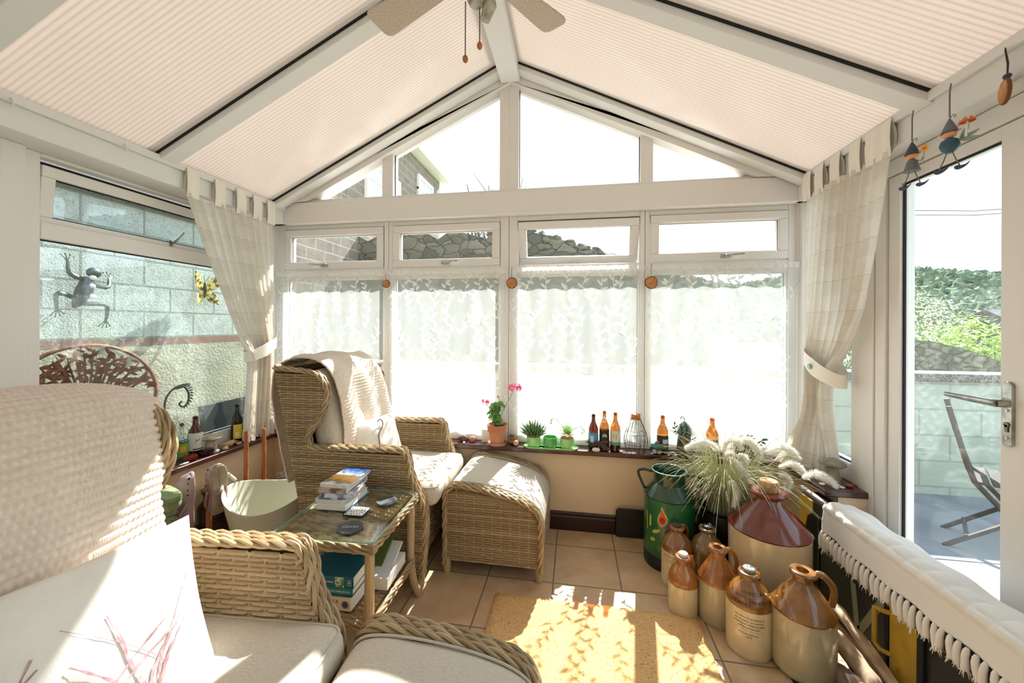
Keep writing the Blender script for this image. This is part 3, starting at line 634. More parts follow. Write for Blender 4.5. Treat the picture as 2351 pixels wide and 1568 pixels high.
def curtain(name, label, x0, xtop, ref, sg, kn, ztop, zbot, nf, band, tabs, railz, button=False, spill=None):
    """hangs along a wall of constant x; sg points into the room"""
    t = thing(name, label, 'curtain', (0, 0, 0)); nz, ny = 90, 150; P = np.zeros((nz+1, ny+1, 3)); UV = np.zeros((nz+1, ny+1, 2))
    ka = [(z, a) for z, a, b in kn][::-1]; kb = [(z, b) for z, a, b in kn][::-1]
    for j in range(nz+1):
        z = zbot+(ztop-zbot)*j/nz; q_ = max(0, min(1, (z-1.2)/.7)); xo = (xtop-x0)*q_*q_*(3-2*q_); sc_ = abs(x0+xo+sg*.03)/ref; a, b = smooth(ka, z, .05)*sc_, min(2.55, smooth(kb, z, .05)*sc_); wd_ = (b-a)
        for k in range(ny+1):
            u = k/ny; am = .010+.020*max(0, min(1, (.68-wd_)/.45)); am *= 1+.35*math.sin(u*9+z*1.3)
            ph = 2*math.pi*nf*u+.5*math.sin(z*2.1+u*3); x = x0+xo+sg*(.012+am*(1+math.sin(ph)))
            y = a+wd_*u+.006*math.cos(ph)
            zz = z
            if j < 3 and spill is None: zz += .006*math.sin(u*17)
            if spill and z < spill[0]:
                w = (spill[0]-z)/(spill[0]-zbot); w = w*w; x += sg*spill[1]*w*max(0, (u-.25))/.75; 
            P[j, k] = (x, y, zz); UV[j, k] = (u*.95, z)
    MB().grid(P, flip=(sg < 0), uv=UV).build('cloth', linen_m, t)
    for y in tabs:
        m = MB(); xx = xtop+sg*.024; m.tube([], .01) if False else None
        Q = np.zeros((9, 5, 3))
        for j in range(9):
            for k in range(5):
                Q[j, k] = (xx+sg*(.005*math.sin(math.pi*j/8)+.004*math.sin(k*1.7)), y-.035+.0175*k, ztop-.02+(railz+.012-ztop+.02)*j/8)
        m.grid(Q); Q2 = Q.copy(); Q2[:, :, 0] = xx-sg*.022*np.sin(np.pi*np.arange(9)/8)[:, None]; m.grid(Q2, flip=True); m.build('tab', linen_p, t)
    zc, y0, y1, dz = band; Q = np.zeros((7, 49, 3))
    for j in range(7):
        for k in range(49):
            an = math.pi*2*k/48; cy = (y0+y1)/2+(y1-y0)/2*1.05*math.cos(an); cx_ = x0+sg*(.045+.062*math.sin(an)); Q[j, k] = (cx_, cy, zc+dz*(cy-(y0+y1)/2)/(y1-y0)+(j-3)*.014*(1.15-.3*abs(math.cos(an))))
    MB().grid(Q).build('tieback', linen_p, t)
    if button:
        m = MB(); m.lathe([(.0, .006), (.012, .006), (.016, .003), (.016, 0), (0, 0)], 16); o = m.build('button', M('pearl_button', (176, 206, 206), .2, c2=(120, 160, 166), sc=60), t); o.rotation_euler = (0, rad(90*sg), 0); o.location = (x0+sg*.112, (y0+y1)/2+.01, zc)
    return t
ctl = curtain('curtain', 'cream checked linen tab-top curtain tied back at the left window', -2.285, -2.188, 2.25, 1, [(2.13, 1.885, 2.54), (1.95, 1.95, 2.545), (1.7, 2.05, 2.55), (1.45, 2.16, 2.55), (1.25, 2.26, 2.545), (1.17, 2.31, 2.54), (1.08, 2.325, 2.535), (.9, 2.31, 2.535), (.56, 2.28, 2.53)], 2.105, .552, 9, (1.19, 2.30, 2.55, .10), (1.86, 2.03, 2.18, 2.31, 2.43), 2.235)
ctr = curtain('curtain', 'cream checked linen tab-top curtain with a pearl button tieback at the right', 1.405, 1.342, 1.35, -1, [(2.12, 1.90, 2.50), (1.95, 1.93, 2.515), (1.7, 1.975, 2.52), (1.46, 2.03, 2.52), (1.25, 2.135, 2.50), (1.12, 2.25, 2.47), (1.0, 2.28, 2.455), (.92, 2.275, 2.46), (.75, 2.24, 2.50), (.56, 2.20, 2.545)], 2.11, .556, 9, (1.14, 2.21, 2.50, .12), (1.885, 1.955, 2.06, 2.20, 2.33, 2.44), 2.235, True, (.95, .16))
rl = tag(MB().tube([(-2.178, -.4, 2.243), (-2.178, 2.57, 2.243)], .007, 8).build('curtain_rail', pvc), 'white curtain rail fixed along the left eaves beam', 'curtain rail')
for y in (1.15, 1.53): MB().tube([(-2.178, y, 2.243), (-2.165, y, 2.235), (-2.160, y, 2.215), (-2.168, y, 2.205)], .004, 6).build('glide_hook', pvc, rl)
tag(MB().tube([(1.332, -.4, 2.243), (1.332, 2.57, 2.243)], .006, 8).build('curtain_rail', pvc), 'white curtain rail fixed along the right eaves beam', 'curtain rail')
# ================================================================== wicker
def wick_mat(name, c1, c2):
    n = N(name); sp = n.n('SeparateXYZ'); n.l(n.uvp(), sp.inputs[0]); c = n.mix(sp.outputs[0], lin(c1), lin(c2)); c = n.mix(n.math('MULTIPLY', n.noise(160, 3, n.obj()), .45), c, lin((112, 88, 58)))
    n.bsdf(c, .5, 0, n.bump(n.noise(500, 2, n.obj()), .2, .0008), .35); return n.m
wick_m = wick_mat('woven_rattan', (192, 168, 130), (154, 128, 94))
core_m = M('rattan_core', (96, 74, 46), .8)
def weave(mb, z0, z1, xb, xf, place, pitch=.0128, stake=.046, amp=.0042):
    """woven sheet: rows run along x from xb(z) to xf(z); place(x, z, h) -> point"""
    fr_s = (0, .18, .5, .82); nr = max(1, int(round((z1-z0)/pitch))); zs = [(r, f) for r in range(nr) for f in fr_s]+[(nr-1, 1.0)]
    xm = max(xf(z0+(z1-z0)*k/20) for k in range(21)); xn = min(xb(z0+(z1-z0)*k/20) for k in range(21)); nu = max(8, int((xm-xn)/stake*12))
    P = np.zeros((len(zs), nu+1, 3)); UV = np.zeros((len(zs), nu+1, 2))
    for j, (r, f) in enumerate(zs):
        z = z0+(r+f)*(z1-z0)/nr; a, b = xb(z), xf(z); prof = math.sqrt(max(0, 1-(2*f-1)**2)); hr = (math.sin(r*12.9898+z0*7)*43758.5453) % 1
        for k in range(nu+1):
            x = a+(b-a)*k/nu; q = round(x/stake); d = abs(x-q*stake); und = (q+r) % 2
            w = 1.0-1.75*max(0, 1-d/.0125)**.8*und if und else 1.0+.25*max(0, 1-d/.014)
            h = amp*1.7*w*prof-.006*(1-prof)
            if d < .0052 and und: h = max(h, amp*.75*math.sqrt(max(0, 1-(d/.0052)**2))-.001)
            P[j, k] = place(x, z, h); UV[j, k] = (hr, 0)
    mb.grid(P, uv=UV); return mb
def braid(mb, path, r=.012, turns=22.0, n=3, step=.0075, seed=0):
    """n strands twisted round a path"""
    path = [Vector(p) for p in path]; ln = sum((b-a).length for a, b in zip(path[:-1], path[1:])); N_ = max(6, int(ln/step)); q = spline(path, N_)
    T = [(q[min(i+1, N_-1)]-q[max(i-1, 0)]).normalized() for i in range(N_)]; up = Vector((0, 1, 0)) if abs(T[0].y) < .7 else Vector((0, 0, 1)); nx = (up-T[0]*up.dot(T[0])).normalized(); fr = []
    for t in T:
        nx = (nx-t*nx.dot(t)).normalized(); fr.append((nx, t.cross(nx)))
    acc = 0; ds = [0]
    for i in range(1, N_): acc += (q[i]-q[i-1]).length; ds.append(acc)
    for k in range(n):
        st = len(mb.v); pts = []
        for i in range(N_):
            a = ds[i]*turns*2+2*math.pi*k/n+seed; pts.append(q[i]+(fr[i][0]*math.cos(a)+fr[i][1]*math.sin(a))*r*.62)
        mb.tube(pts, r*.52, 6); c = ((k*.37+seed*.21) % 1)
        for i in range(st, len(mb.v)): mb.uv[i] = (c, 0)
    mb.hasuv = True; return mb
def foot(parent, x, y, h=.10, r=.023):
    m = MB(); m.lathe([(r*.8, 0), (r*.95, .012), (r*1.0, .02)]+[(r*(1.0+.05*(k % 2)), .02+(h-.02)*k/12) for k in range(1, 13)]+[(r*1.12, h), (r*1.12, h+.008), (0, h+.008)], 16, (x, y, 0)); return m.build('foot', wick_m, parent)
seat_m = M('oatmeal_woven_fabric', (206, 196, 180), .95, c2=(186, 176, 160), sc=90, stretch=(1, 6, 1), bump=.25, bs=500, bd=.001)
pipe_m = M('oatmeal_piping', (190, 180, 164), .95)
AXF = [(.08, .345), (.2, .36), (.38, .366), (.46, .346), (.54, .302), (.62, .276), (.665, .270), (.70, .245)]
AXB = [(.08, -.33), (.4, -.34), (.7, -.40)]
WXF = [(.10, -.27), (.43, -.25), (.70, -.285), (.75, -.30), (.80, -.275), (.87, -.225), (.93, -.195), (1.0, -.190), (1.05, -.205), (1.085, -.24), (1.11, -.31)]
WXB = [(.10, -.34), (.40, -.345), (1.12, -.50)]
def armchair(name, label, loc, rz):
    t = thing(name, label, 'armchair', loc, rz)
    for s in (-1, 1):
        yo, yi = s*.368, s*.305; m = MB(); f_ = lambda z: smooth(AXF, z, .015)-.001; b_ = lambda z: smooth(AXB, z)+.01
        weave(m, .085, .69, b_, f_, lambda x, z, h: (x, yo+s*h, z)); weave(m, .40, .69, b_, f_, lambda x, z, h: (x, yi-s*h, z), pitch=.0142, stake=.05)
        for z in (.09, .69): pass
        ar = m.build('arm', wick_m, t, ang=60)
        m = MB(); prof = [(.345, .06), (.358, .2), (.365, .36), (.35, .45), (.31, .53), (.28, .60), (.272, .655), (.25, .70), (.20, .71), (-.1, .705), (-.33, .70)]
        for k, dy in enumerate((-.022, 0, .022)): braid(m, [(x, s*.337+dy, z) for x, z in prof], .0135, 20, 3, seed=k*1.3)
        m.build('arm_braid', wick_m, ar)
        m = MB(); wf = lambda z: smooth(WXF, z, .015)-.002; wb = lambda z: smooth(WXB, z)+.008
        weave(m, .10, 1.095, wb, wf, lambda x, z, h: (x, s*.352+s*h, z)); weave(m, .60, 1.095, wb, wf, lambda x, z, h: (x, s*.315-s*h, z), pitch=.0142, stake=.05)
        wg = m.build('wing', wick_m, t, ang=60); m = MB()
        pr = [(-.255, .43), (-.285, .70), (-.298, .755), (-.27, .81), (-.222, .875), (-.192, .95), (-.190, 1.01), (-.21, 1.06), (-.25, 1.095), (-.33, 1.112), (-.42, 1.118), (-.50, 1.125)]
        for k, dy in enumerate((-.014, .010)): braid(m, [(x, s*.335+dy, z) for x, z in pr], .0125, 20, 3, seed=k*.9)
        m.build('wing_braid', wick_m, wg)
        foot(t, .335, s*.335); foot(t, -.31, s*.335)
    m = MB(); xb_ = lambda z: -.33; xf_ = lambda z: .33
    weave(m, .10, 1.115, xb_, xf_, lambda y, z, h: (smooth(WXB, z)-.004-h-.02*(1-(y/.33)**2), y, z), pitch=.016, stake=.05); bk = m.build('back', wick_m, t, ang=60)
    m = MB(); braid(m, [(-.50, -.335, 1.125), (-.515, -.15, 1.15), (-.52, 0, 1.155), (-.515, .15, 1.15), (-.50, .335, 1.125)], .016, 18, 3); m.build('top_braid', wick_m, bk)
    m = MB(); P = [(-.30, -.30), (-.30, .30), (-.455, .30), (-.455, -.30)]
    m.add([(-.30, -.31, .40), (-.30, .31, .40), (-.43, .31, 1.10), (-.43, -.31, 1.10)], [(0, 1, 2, 3)]); m.build('back_lining', core_m, bk, ang=0)
    m = MB(); weave(m, .12, .40, lambda z: -.30, lambda z: .30, lambda y, z, h: (.325+h, y, z)); m.build('front_apron', wick_m, t, ang=60)
    MB().box(-.32, .31, -.31, .31, .375, .395).build('seat_base', core_m, t, ang=0)
    m = MB(); rbox(m, (.05, 0, .455), (.72, .60, .115), .045, 14, (.012, .01, .03), .004, 3); sc_ = weld(m.build('seat_cushion', seat_m, t, ang=80))
    m = MB(); hx, hy = .345, .285; lp = []
    for cx_, cy_, a0 in ((hx, hy, 0), (-hx, hy, 90), (-hx, -hy, 180), (hx, -hy, 270)):
        for k in range(5): a = rad(a0+22.5*k); lp.append((.05+cx_*.99-.03*math.copysign(1, cx_)+.038*math.cos(a), cy_-.03*math.copysign(1, cy_)+.038*math.sin(a), .500))
    m.tube(lp, .0045, 6, closed=True); m.build('piping', pipe_m, sc_); m = MB(); m.tube([(p[0], p[1], .417) for p in lp], .0045, 6, closed=True); m.build('piping', pipe_m, sc_)
    m = MB(); rbox(m, (0, 0, 0), (.13, .58, .62), .05, 12, (.04, .0, .01), .004, 8); o = weld(m.build('back_cushion', seat_m, t, ang=80)); o.location = (-.255, 0, .80); o.rotation_euler = (0, rad(-12), 0)
    return t
ch2 = armchair('armchair', 'wicker wing armchair in the back left, facing the far ottoman, behind the glass side table', (-1.130, 2.180, 0), rad(1.5)); ch2.scale = (1, .93, 1)
ch1 = copy_tree(ch2); ch1.location = (-1.025, .695, 0); ch1.rotation_euler = (0, 0, rad(4)); ch1['label'] = 'wicker wing armchair in the near left foreground, covered by the waffle throw'
for c in (ch1, ch2): c['group'] = 'matching wicker wing armchairs'
# ------------------------------------------------------------------ ottomans
OXF = [(.07, .258), (.30, .258), (.345, .250), (.385, .222), (.42, .14), (.45, 0.0), (.472, -.17)]
OXB = [(.07, -.258), (.42, -.258), (.455, -.245), (.472, -.20)]
def ottoman(name, label, loc, rz=0):
    t = thing(name, label, 'footstool', loc, rz)
    for s in (-1, 1):
        m = MB(); weave(m, .075, .468, lambda z: smooth(OXB, z, .012)+.008, lambda z: smooth(OXF, z, .012)-.008, lambda x, z, h: (x, s*(.268+h), z), pitch=.0132, stake=.05)
        sp_ = m.build('side_panel', wick_m, t, ang=60); m = MB()
        pr = [(-.262, .05), (-.262, .25), (-.262, .41), (-.245, .455), (-.20, .480), (-.10, .472), (.02, .452), (.12, .430), (.20, .402), (.245, .362), (.262, .31), (.264, .18), (.264, .05)]
        for k, dy in enumerate((-.018, .0, .018)): braid(m, [(x, s*(.262+dy), z+.008) for x, z in pr], .0130, 20, 3, seed=k)
        m.build('edge_braid', wick_m, sp_)
        foot(t, s*.255, .255, .085, .021); foot(t, s*.255, -.255, .085, .021)
    for s, zt in ((-1, .42), (1, .30)):
        m = MB(); weave(m, .075, zt, lambda z: -.25, lambda z: .25, lambda y, z, h: (s*(.262+h), y, z), pitch=.0132, stake=.05); m.build('end_panel', wick_m, t, ang=60)
    m = MB(); top = [(-.268, .385), (-.262, .44), (-.235, .474), (-.19, .486), (-.10, .484), (0, .470), (.10, .448), (.18, .420), (.235, .384), (.268, .33), (.276, .28), (.27, .25)]
    low = [(.235, .25), (.235, .33), (.19, .385), (.05, .42), (-.2, .45), (-.235, .40)]
    loop = [Vector((x, 0, z)) for x, z in top]; loop = spline(loop, 40)+[Vector((x, 0, z)) for x, z in low]; c = sum(loop, Vector())/len(loop); rows = []
    for y, ins in ((-.230, .035), (-.228, .018), (-.220, .006), (-.204, 0), (-.15, -.006), (0, -.010), (.15, -.006), (.204, 0), (.220, .006), (.228, .018), (.230, .035)):
        rows.append([(p.x, y, p.z-ins*max(0, min(1, (p.z-c.z+.06)/.06))+(.006*noise.noise(Vector((p.x*9, y*9, 1))))) for p in loop])
    m.grid(np.array([list(r) for r in rows]), wrapu=True)
    k = len(loop); m.f.append(tuple(range(k-1, -1, -1))); m.m.append(0); m.f.append(tuple(10*k+i for i in range(k))); m.m.append(0)
    cu = m.build('cushion', seat_m, t, ang=70)
    for y in (-.218, .218): MB().tube([(p.x, y, p.z+.002) for p in spline([Vector((x, 0, z)) for x, z in top], 40)], .004, 6).build('piping', pipe_m, cu)
    return t
ot2 = ottoman('ottoman', 'wicker ottoman with sunlit cushion in front of the back left armchair', (-.435, 2.275, 0))
ot1 = copy_tree(ot2); ot1.location = (-.335, .80, 0); ot1.rotation_euler = (0, 0, rad(6)); ot1['label'] = 'wicker ottoman at the very front beside the near armchair, cut by the picture edge'
for c in (ot1, ot2): c['group'] = 'matching wicker ottomans'
# ------------------------------------------------------------------ throws and pillows
throw_m = cloth('cream_waffle_knit', (240, 226, 212), .18, 0, c2=(230, 214, 198), sc=50, bump=.3)
def throw(name, label, chair_loc, rz, prof, y0, y1, shape, rows=.022, cols=.0165, amp=.0055, nu=170, dens=.0042):
    t = thing(name, label, 'throw', chair_loc, rz); q0 = spline([(x, 0, z) for x, z in prof], 200); ln = [0]
    for a, b in zip(q0[:-1], q0[1:]): ln.append(ln[-1]+(b-a).length)
    nv = int(ln[-1]/dens); P = np.zeros((nv+1, nu+1, 3))
    for j in range(nv+1):
        s = ln[-1]*j/nv; i = max(0, min(198, next((k for k in range(199) if ln[k+1] >= s), 198))); f = (s-ln[i])/max(1e-6, ln[i+1]-ln[i]); p = q0[i].lerp(q0[i+1], f); tg = (q0[i+1]-q0[i]).normalized(); nm = Vector((-tg.z, 0, tg.x))*-1
        ridge = abs(math.sin(math.pi*s/rows))**.7
        for k in range(nu+1):
            u = k/nu; y = y0+(y1-y0)*u; h = amp*ridge*(.45+.55*abs(math.sin(math.pi*(y/cols+.5*(int(s/rows) % 2))))**.8)
            x, y, z, hh = shape(p.x, y, p.z, u, s/ln[-1]); P[j, k] = (x+nm.x*(h+hh), y+.002*math.sin(s*40), z+nm.z*(h+hh))
    m = MB().grid(P); m.build('knit', throw_m, t, ang=0)
    o = t.children[0]; o.data.polygons.foreach_set('use_smooth', [True]*len(o.data.polygons))
    sm = o.modifiers.new('thick', 'SOLIDIFY'); sm.thickness = .008; sm.offset = -1
    return t
def sh1(x, y, z, u, v):
    e = max(0, (y-.17)/.215); e = min(1, e)**2; k = max(0, min(1, (z-.5)/.6)); f = 1 if v < .5 else .3; x -= .06*e*k*f; z -= .035*e*k*k
    return x, y-.13*min(1, max(0, (z-.55)/.1))*max(0, min(1, (1.10-z)/.25))*max(0, min(1, (y-.05)/.2))*(v < .5)+.012*math.sin(z*9), z, .010*noise.noise(Vector((y*4, v*5, 1)))
throw('throw', 'cream waffle-knit throw draped over the near left armchair back', (-1.025, .695, 0), rad(5), [(-.085, .66), (-.09, .68), (-.10, .72), (-.13, .85), (-.155, .97), (-.19, 1.08), (-.25, 1.155), (-.34, 1.185), (-.45, 1.18), (-.535, 1.12), (-.55, 1.0), (-.52, .8), (-.48, .6)], -.45, .385, sh1, nu=250, amp=.0085, dens=.0036)
def sh2(x, y, z, u, v):
    e = max(0, min(1, (y-.20)/.15))**2; k = max(0, min(1, (z-.6)/.5)); x -= .05*e*k; z -= .07*e*k
    d = max(0, min(1, (-.18-y)/.14)); z -= .035*d*d*k
    f = .02*math.sin(y*26+v*2)*(1-k*.7); return x+.0, y+.03*math.sin(z*7+1)*(1-k)+(.05 if v < .5 else .035)*(1-k), z, f
throw('throw', 'pale pink waffle-knit throw over the back left armchair, hanging in folds', (-1.130, 2.180, 0), rad(1.5), [(-.13, .60), (-.135, .72), (-.15, .85), (-.165, .97), (-.19, 1.08), (-.25, 1.155), (-.34, 1.185), (-.45, 1.18), (-.54, 1.12), (-.572, .97), (-.555, .82), (-.51, .68), (-.47, .56), (-.445, .48)], -.262, .325, sh2, .019, .017, .004, 130, .0048)
white_cotton = cloth('white_cotton', (246, 243, 238), .15, 0, c2=(240, 236, 230), sc=20, bump=.2)
def pillow(name, label, loc, M3, a, b, th, seed, strokes=None):
    t = thing(name, label, 'cushion', loc)
    def surf(u, v, s):
        k = (max(0, 1-u*u)*max(0, 1-v*v))**.42; x = a*u*(1-.07*(1-v*v)*abs(u)); y = b*v*(1-.07*(1-u*u)*abs(v))
        w = .012*noise.noise(Vector((u*2.2+seed, v*2.2, s)))+.012*noise.noise(Vector((u*1.2+v*3.5, v*.8-u*3, seed)))*(abs(u*v))
        return M3 @ Vector((x, y, s*(th*k+w*k)))
    n = 44; m = MB()
    for s in (-1, 1):
        P = np.zeros((n+1, n+1, 3))
        for j in range(n+1):
            for i in range(n+1): P[j, i] = surf(-math.cos(math.pi*i/n), -math.cos(math.pi*j/n), s)
        m.grid(P, flip=(s < 0))
    weld(m.build('cover', white_cotton, t, ang=80), .0004)
    if strokes:
        col, lst = strokes; m = MB()
        for pts, w in lst:
            q = spline([(u, v, 0) for u, v in pts], 26); V = []
            for i, p in enumerate(q):
                d = q[min(i+1, 25)]-q[max(i-1, 0)]; nrm = Vector((-d.y, d.x, 0)).normalized(); ww = w*(1-.75*i/25)*(1+.5*math.sin(i*2.1))
                for sg in (-1, 1):
                    c = p+nrm*ww*sg; e = surf(c.x, c.y, 1); V.append(e+(M3 @ Vector((0, 0, .0016))))
            m.add(V, [(2*i, 2*i+1, 2*i+3, 2*i+2) for i in range(25)])
        m.build('printed_stems', col, t, ang=0)
    return t
def basis(nrm, up, roll=0):
    n_ = Vector(nrm).normalized(); x = Vector(up).cross(n_).normalized(); y = n_.cross(x); q = Quaternion(n_, roll); x, y = q @ x, q @ y
    return Matrix(((x.x, y.x, n_.x), (x.y, y.y, n_.y), (x.z, y.z, n_.z)))
plum = M('plum_ink', (172, 120, 124), .9, c2=(206, 170, 172), sc=60)
R.seed(5); st = []
for bx, n_ in ((-.62, 6), (.42, 9)):
    for k in range(n_): st.append(([(bx+R.uniform(-.04, .04), -.95), (bx+R.uniform(-.08, .08), -.6), (bx+R.uniform(-.25, .25), -.25), (bx+R.uniform(-.5, .5), R.uniform(.0, .5))], R.uniform(.008, .03)))
pillow('pillow', 'large white pillow printed with plum branches on the near armchair', (-1.005, .60, .648), basis((1, -.28, .40), (0, 0, 1), rad(1)), .255, .215, .075, 4, (plum, st))
pl2 = pillow('pillow', 'small white pillow with a brown cord loop on the back left armchair', (-1.18, 2.15, .66), basis((1, -.55, .45), (0, 0, 1), rad(3)), .155, .145, .06, 9)
B3 = basis((1, -.55, .45), (0, 0, 1), rad(3)); cord = M('brown_cord', (120, 88, 50), .8)
MB().tube(spline([B3 @ Vector(p) for p in ((-.03, -.13, .04), (-.03, -.05, .063), (-.02, .03, .068), (.02, .07, .06), (.03, .10, .056), (.015, .115, .06), (-.005, .105, .06))], 24), .003, 6).build('cord_loop', cord, pl2)
# ------------------------------------------------------------------ rug
def coir():
    n = N('coir_matting'); o = n.obj(); v = n.n('TexVoronoi'); v.inputs['Scale'].default_value = 62; n.l(o, v.inputs['Vector'])
    hole = n.math('LESS_THAN', v.outputs['Distance'], .17); c = n.ramp(n.noise(130, 4, n.mapping(o, (1, 2.2, 1))), [(.3, lin((202, 154, 98))), (.7, lin((228, 188, 136)))])
    c = n.mix(n.math('MULTIPLY', hole, .75), c, lin((120, 82, 44))); n.bsdf(c, .95, 0, n.bump(n.noise(220, 3, o), .5, .003), .1); return n.m
m = MB(); rbox(m, (.09, 1.495, .006), (.95, .79, .012), .004, 8)
tag(weld(m.build('coir_mat', coir(), ang=50)), 'tan coir mat on the tiled floor in the patch of sun', 'mat')
# ================================================================== glass side table with books and coasters
tbl = thing('side_table', 'wicker side table with a glass top between the two armchairs', 'side table', (-.985, 1.578, 0), rad(1.5))
hx, hy = .212, .222
m = MB(); weave(m, -hy+.02, hy-.02, lambda z: -hx+.015, lambda z: hx-.015, lambda x, z, h: (x, z, .508+h), pitch=.0155, stake=.042, amp=.006); m.build('woven_top', wick_m, tbl, ang=60)
def rect_path(a, b, z, r=.03, n=5):
    out = []
    for cx, cy, a0 in ((a-r, b-r, 0), (-a+r, b-r, 90), (-a+r, -b+r, 180), (a-r, -b+r, 270)):
        for k in range(n): t = rad(a0+90*k/(n-1)); out.append((cx+r*math.cos(t), cy+r*math.sin(t), z))
    return out
for z in (.505, .487):
    m = MB(); p = rect_path(hx+.002, hy+.002, z); braid(m, p+[p[0]], .012, 20, 3, seed=z*9); m.build('rim_braid', wick_m, tbl)
tglass = glass('table_glass', (.95, .985, .978, 1), .05); gedge = M('glass_edge', (140, 190, 180), .1, spec=.8)
m = MB(); P = [(x, y) for x, y, z in rect_path(hx+.008, hy+.008, 0, .03)]; m.prism(P, .5195, .5255, 'z'); m.m = [0, 0]+[1]*(len(m.f)-2); m.build('glass_top', [tglass, gedge], tbl, ang=30)
def wrapped(path, r, n=90):
    m = MB(); q = spline(path, n); m.tube(q, [r*(1+.045*(k % 2)) for k in range(n)], 10); return m
for sx, sy in ((1, -1), (-1, -1), (1, 1), (-1, 1)):
    x, y = sx*(hx-.02), sy*(hy-.02); o_ = .035 if (sx > 0 and sy > 0) else .012
    wrapped([(x, y, .50), (x, y, .35), (x, y, .2), (x+sx*o_*.3, y+sy*o_*.3, .09), (x+sx*o_, y+sy*o_, 0)], .0185, 110).build('leg', wick_m, tbl)
m = MB(); weave(m, -hy+.03, hy-.03, lambda z: -hx+.03, lambda z: hx-.03, lambda x, z, h: (x, z, .198+h), pitch=.0125, stake=.042); sf = m.build('shelf', wick_m, tbl, ang=60)
for z in (.20, .182):
    m = MB(); p = rect_path(hx-.006, hy-.006, z); braid(m, p+[p[0]], .011, 20, 3, seed=z*5); m.build('shelf_braid', wick_m, sf)
page_m = M('book_pages', (232, 226, 214), .9, c2=(214, 206, 192), sc=300, stretch=(1, 1, 40))
white_ink = M('white_lettering', (236, 238, 236), .7); black_ink = M('black_lettering', (40, 36, 34), .8)
def flat_text(txt, size, mat, parent, M4, name='lettering', align='CENTER'):
    V, F = text_mesh(txt, size, align); m = MB(); m.add([M4 @ Vector(v) for v in V], F); return m.build(name, mat, parent, ang=0)
def book(name, label, loc, rz, w, d, h, cov, group=None, tilt=None, pattern=None):
    """w across (spine length), d deep, h thick; spine on the -y side"""
    t = thing(name, label, 'book', loc, rz, group); 
    if tilt: t.rotation_euler = tilt
    m = MB(); m.box(-w/2, w/2, -d/2, d/2, 0, .0022); m.box(-w/2, w/2, -d/2, d/2, h-.0022, h); m.box(-w/2, w/2, -d/2-.0015, -d/2+.001, 0, h); m.build('cover', cov, t, bevel=.0006)
    MB().box(-w/2+.002, w/2-.002, -d/2+.001, d/2-.003, .0022, h-.0022).build('pages', page_m, t, ang=0); return t
def cov(name, c, c2=None, sc=18): return M(name, c, .35, c2=c2, sc=sc, lo=.45, hi=.55)
shz = .213
bks = [('book', 'cream book with a thistle flower on its spine, lowest on the table shelf', (0.055, -.085), .215, .185, .052, cov('cream_cover', (226, 210, 186))),
       ('book', 'thin dark blue book between the cream and teal books on the shelf', (.062, -.075), .20, .19, .010, cov('navy_cover', (38, 44, 78))),
       ('book', 'teal herb book near the top of the shelf pile', (.06, -.085), .21, .185, .026, cov('teal_cover', (30, 124, 124))),
       ('book', 'thick blue gardening book with a leafy picture on its spine, top of the shelf pile', (.058, -.085), .215, .185, .046, cov('blue_cover', (22, 96, 118)))]
TB = Matrix.Translation((-.985, 1.578, 0)) @ Matrix.Rotation(rad(1.5), 4, 'Z')
z = shz
for i, (n_, lb, (x, y), w, d, h, cm) in enumerate(bks):
    p = TB @ Vector((x-.06, y, z)); b = book(n_, lb, p, rad(1.5+(i-1)*1.0), w, d, h, cm, 'books on the shelf of the side table'); z += h
    F_ = lambda x0, z0: Matrix.Translation((x0, -d/2-.0024, z0)) @ Matrix.Rotation(rad(90), 4, 'X')
    if i == 0:
        flat_text('PLANTS &', .019, black_ink, b, F_(.012, .036), align='CENTER'); flat_text('FLOWERS', .019, black_ink, b, F_(.008, .015))
        m = MB(); 
        for k in range(14): a = 2*math.pi*k/14; m.leaf((.083, -d/2-.003, .026), (math.cos(a), 0, math.sin(a)), (0, -1, 0), .017, .006, 0, 2)
        m.build('flower_print', M('violet_ink', (70, 60, 110), .8), b, ang=0)
    if i == 2: flat_text('COMPLETE HERB BOOK', .0112, white_ink, b, F_(.035, .013))
    if i == 3:
        flat_text('Complete Gardener', .0115, white_ink, b, F_(-.022, .024)); MB().box(.030, .068, -d/2-.0022, -d/2-.0018, .004, .044).build('leafy_picture', cov('leafy_print', (70, 130, 90), (200, 210, 190), 120), b, ang=0)
        f = MB(); [f.box(.083+a, .083+c, -d/2-.0024, -d/2-.0018, .012+e, .012+g) for a, c, e, g in ((0, .014, 0, .001), (0, .014, .021, .022), (0, .001, 0, .022), (.013, .014, 0, .022), (.005, .009, .007, .015))]; f.build('publisher_mark', white_ink, b, ang=0)
wb = cov('white_cover', (224, 222, 218)); gb = cov('green_cover', (96, 112, 54))
for i, (lb, cm, dx, w, th, an) in enumerate((('thick white book leaning flat along the right of the table shelf', wb, .105, .20, .045, 26), ('thin pale book leaning on the thick white one on the table shelf', wb, .085, .215, .012, 34), ('slim olive green book leaning at the back of the table shelf', gb, .055, .215, .014, 44))):
    pass
p = TB @ Vector((.135, .055, shz)); b = book('book', 'thick white book lying open-edge out on the right of the table shelf', p, rad(93), .20, .10, .05, wb, 'books on the shelf of the side table')
p = TB @ Vector((.118, .075, shz+.0515)); b = book('book', 'thin pale book leaning up from the thick white book on the table shelf', p, 0, .19, .10, .012, wb, 'books on the shelf of the side table', (rad(0), rad(-24), rad(92)))
p = TB @ Vector((.066, .085, shz+.066)); b = book('book', 'slim olive green book leaning behind the pale ones on the table shelf', p, 0, .19, .11, .012, gb, 'books on the shelf of the side table', (rad(0), rad(-30), rad(92)))
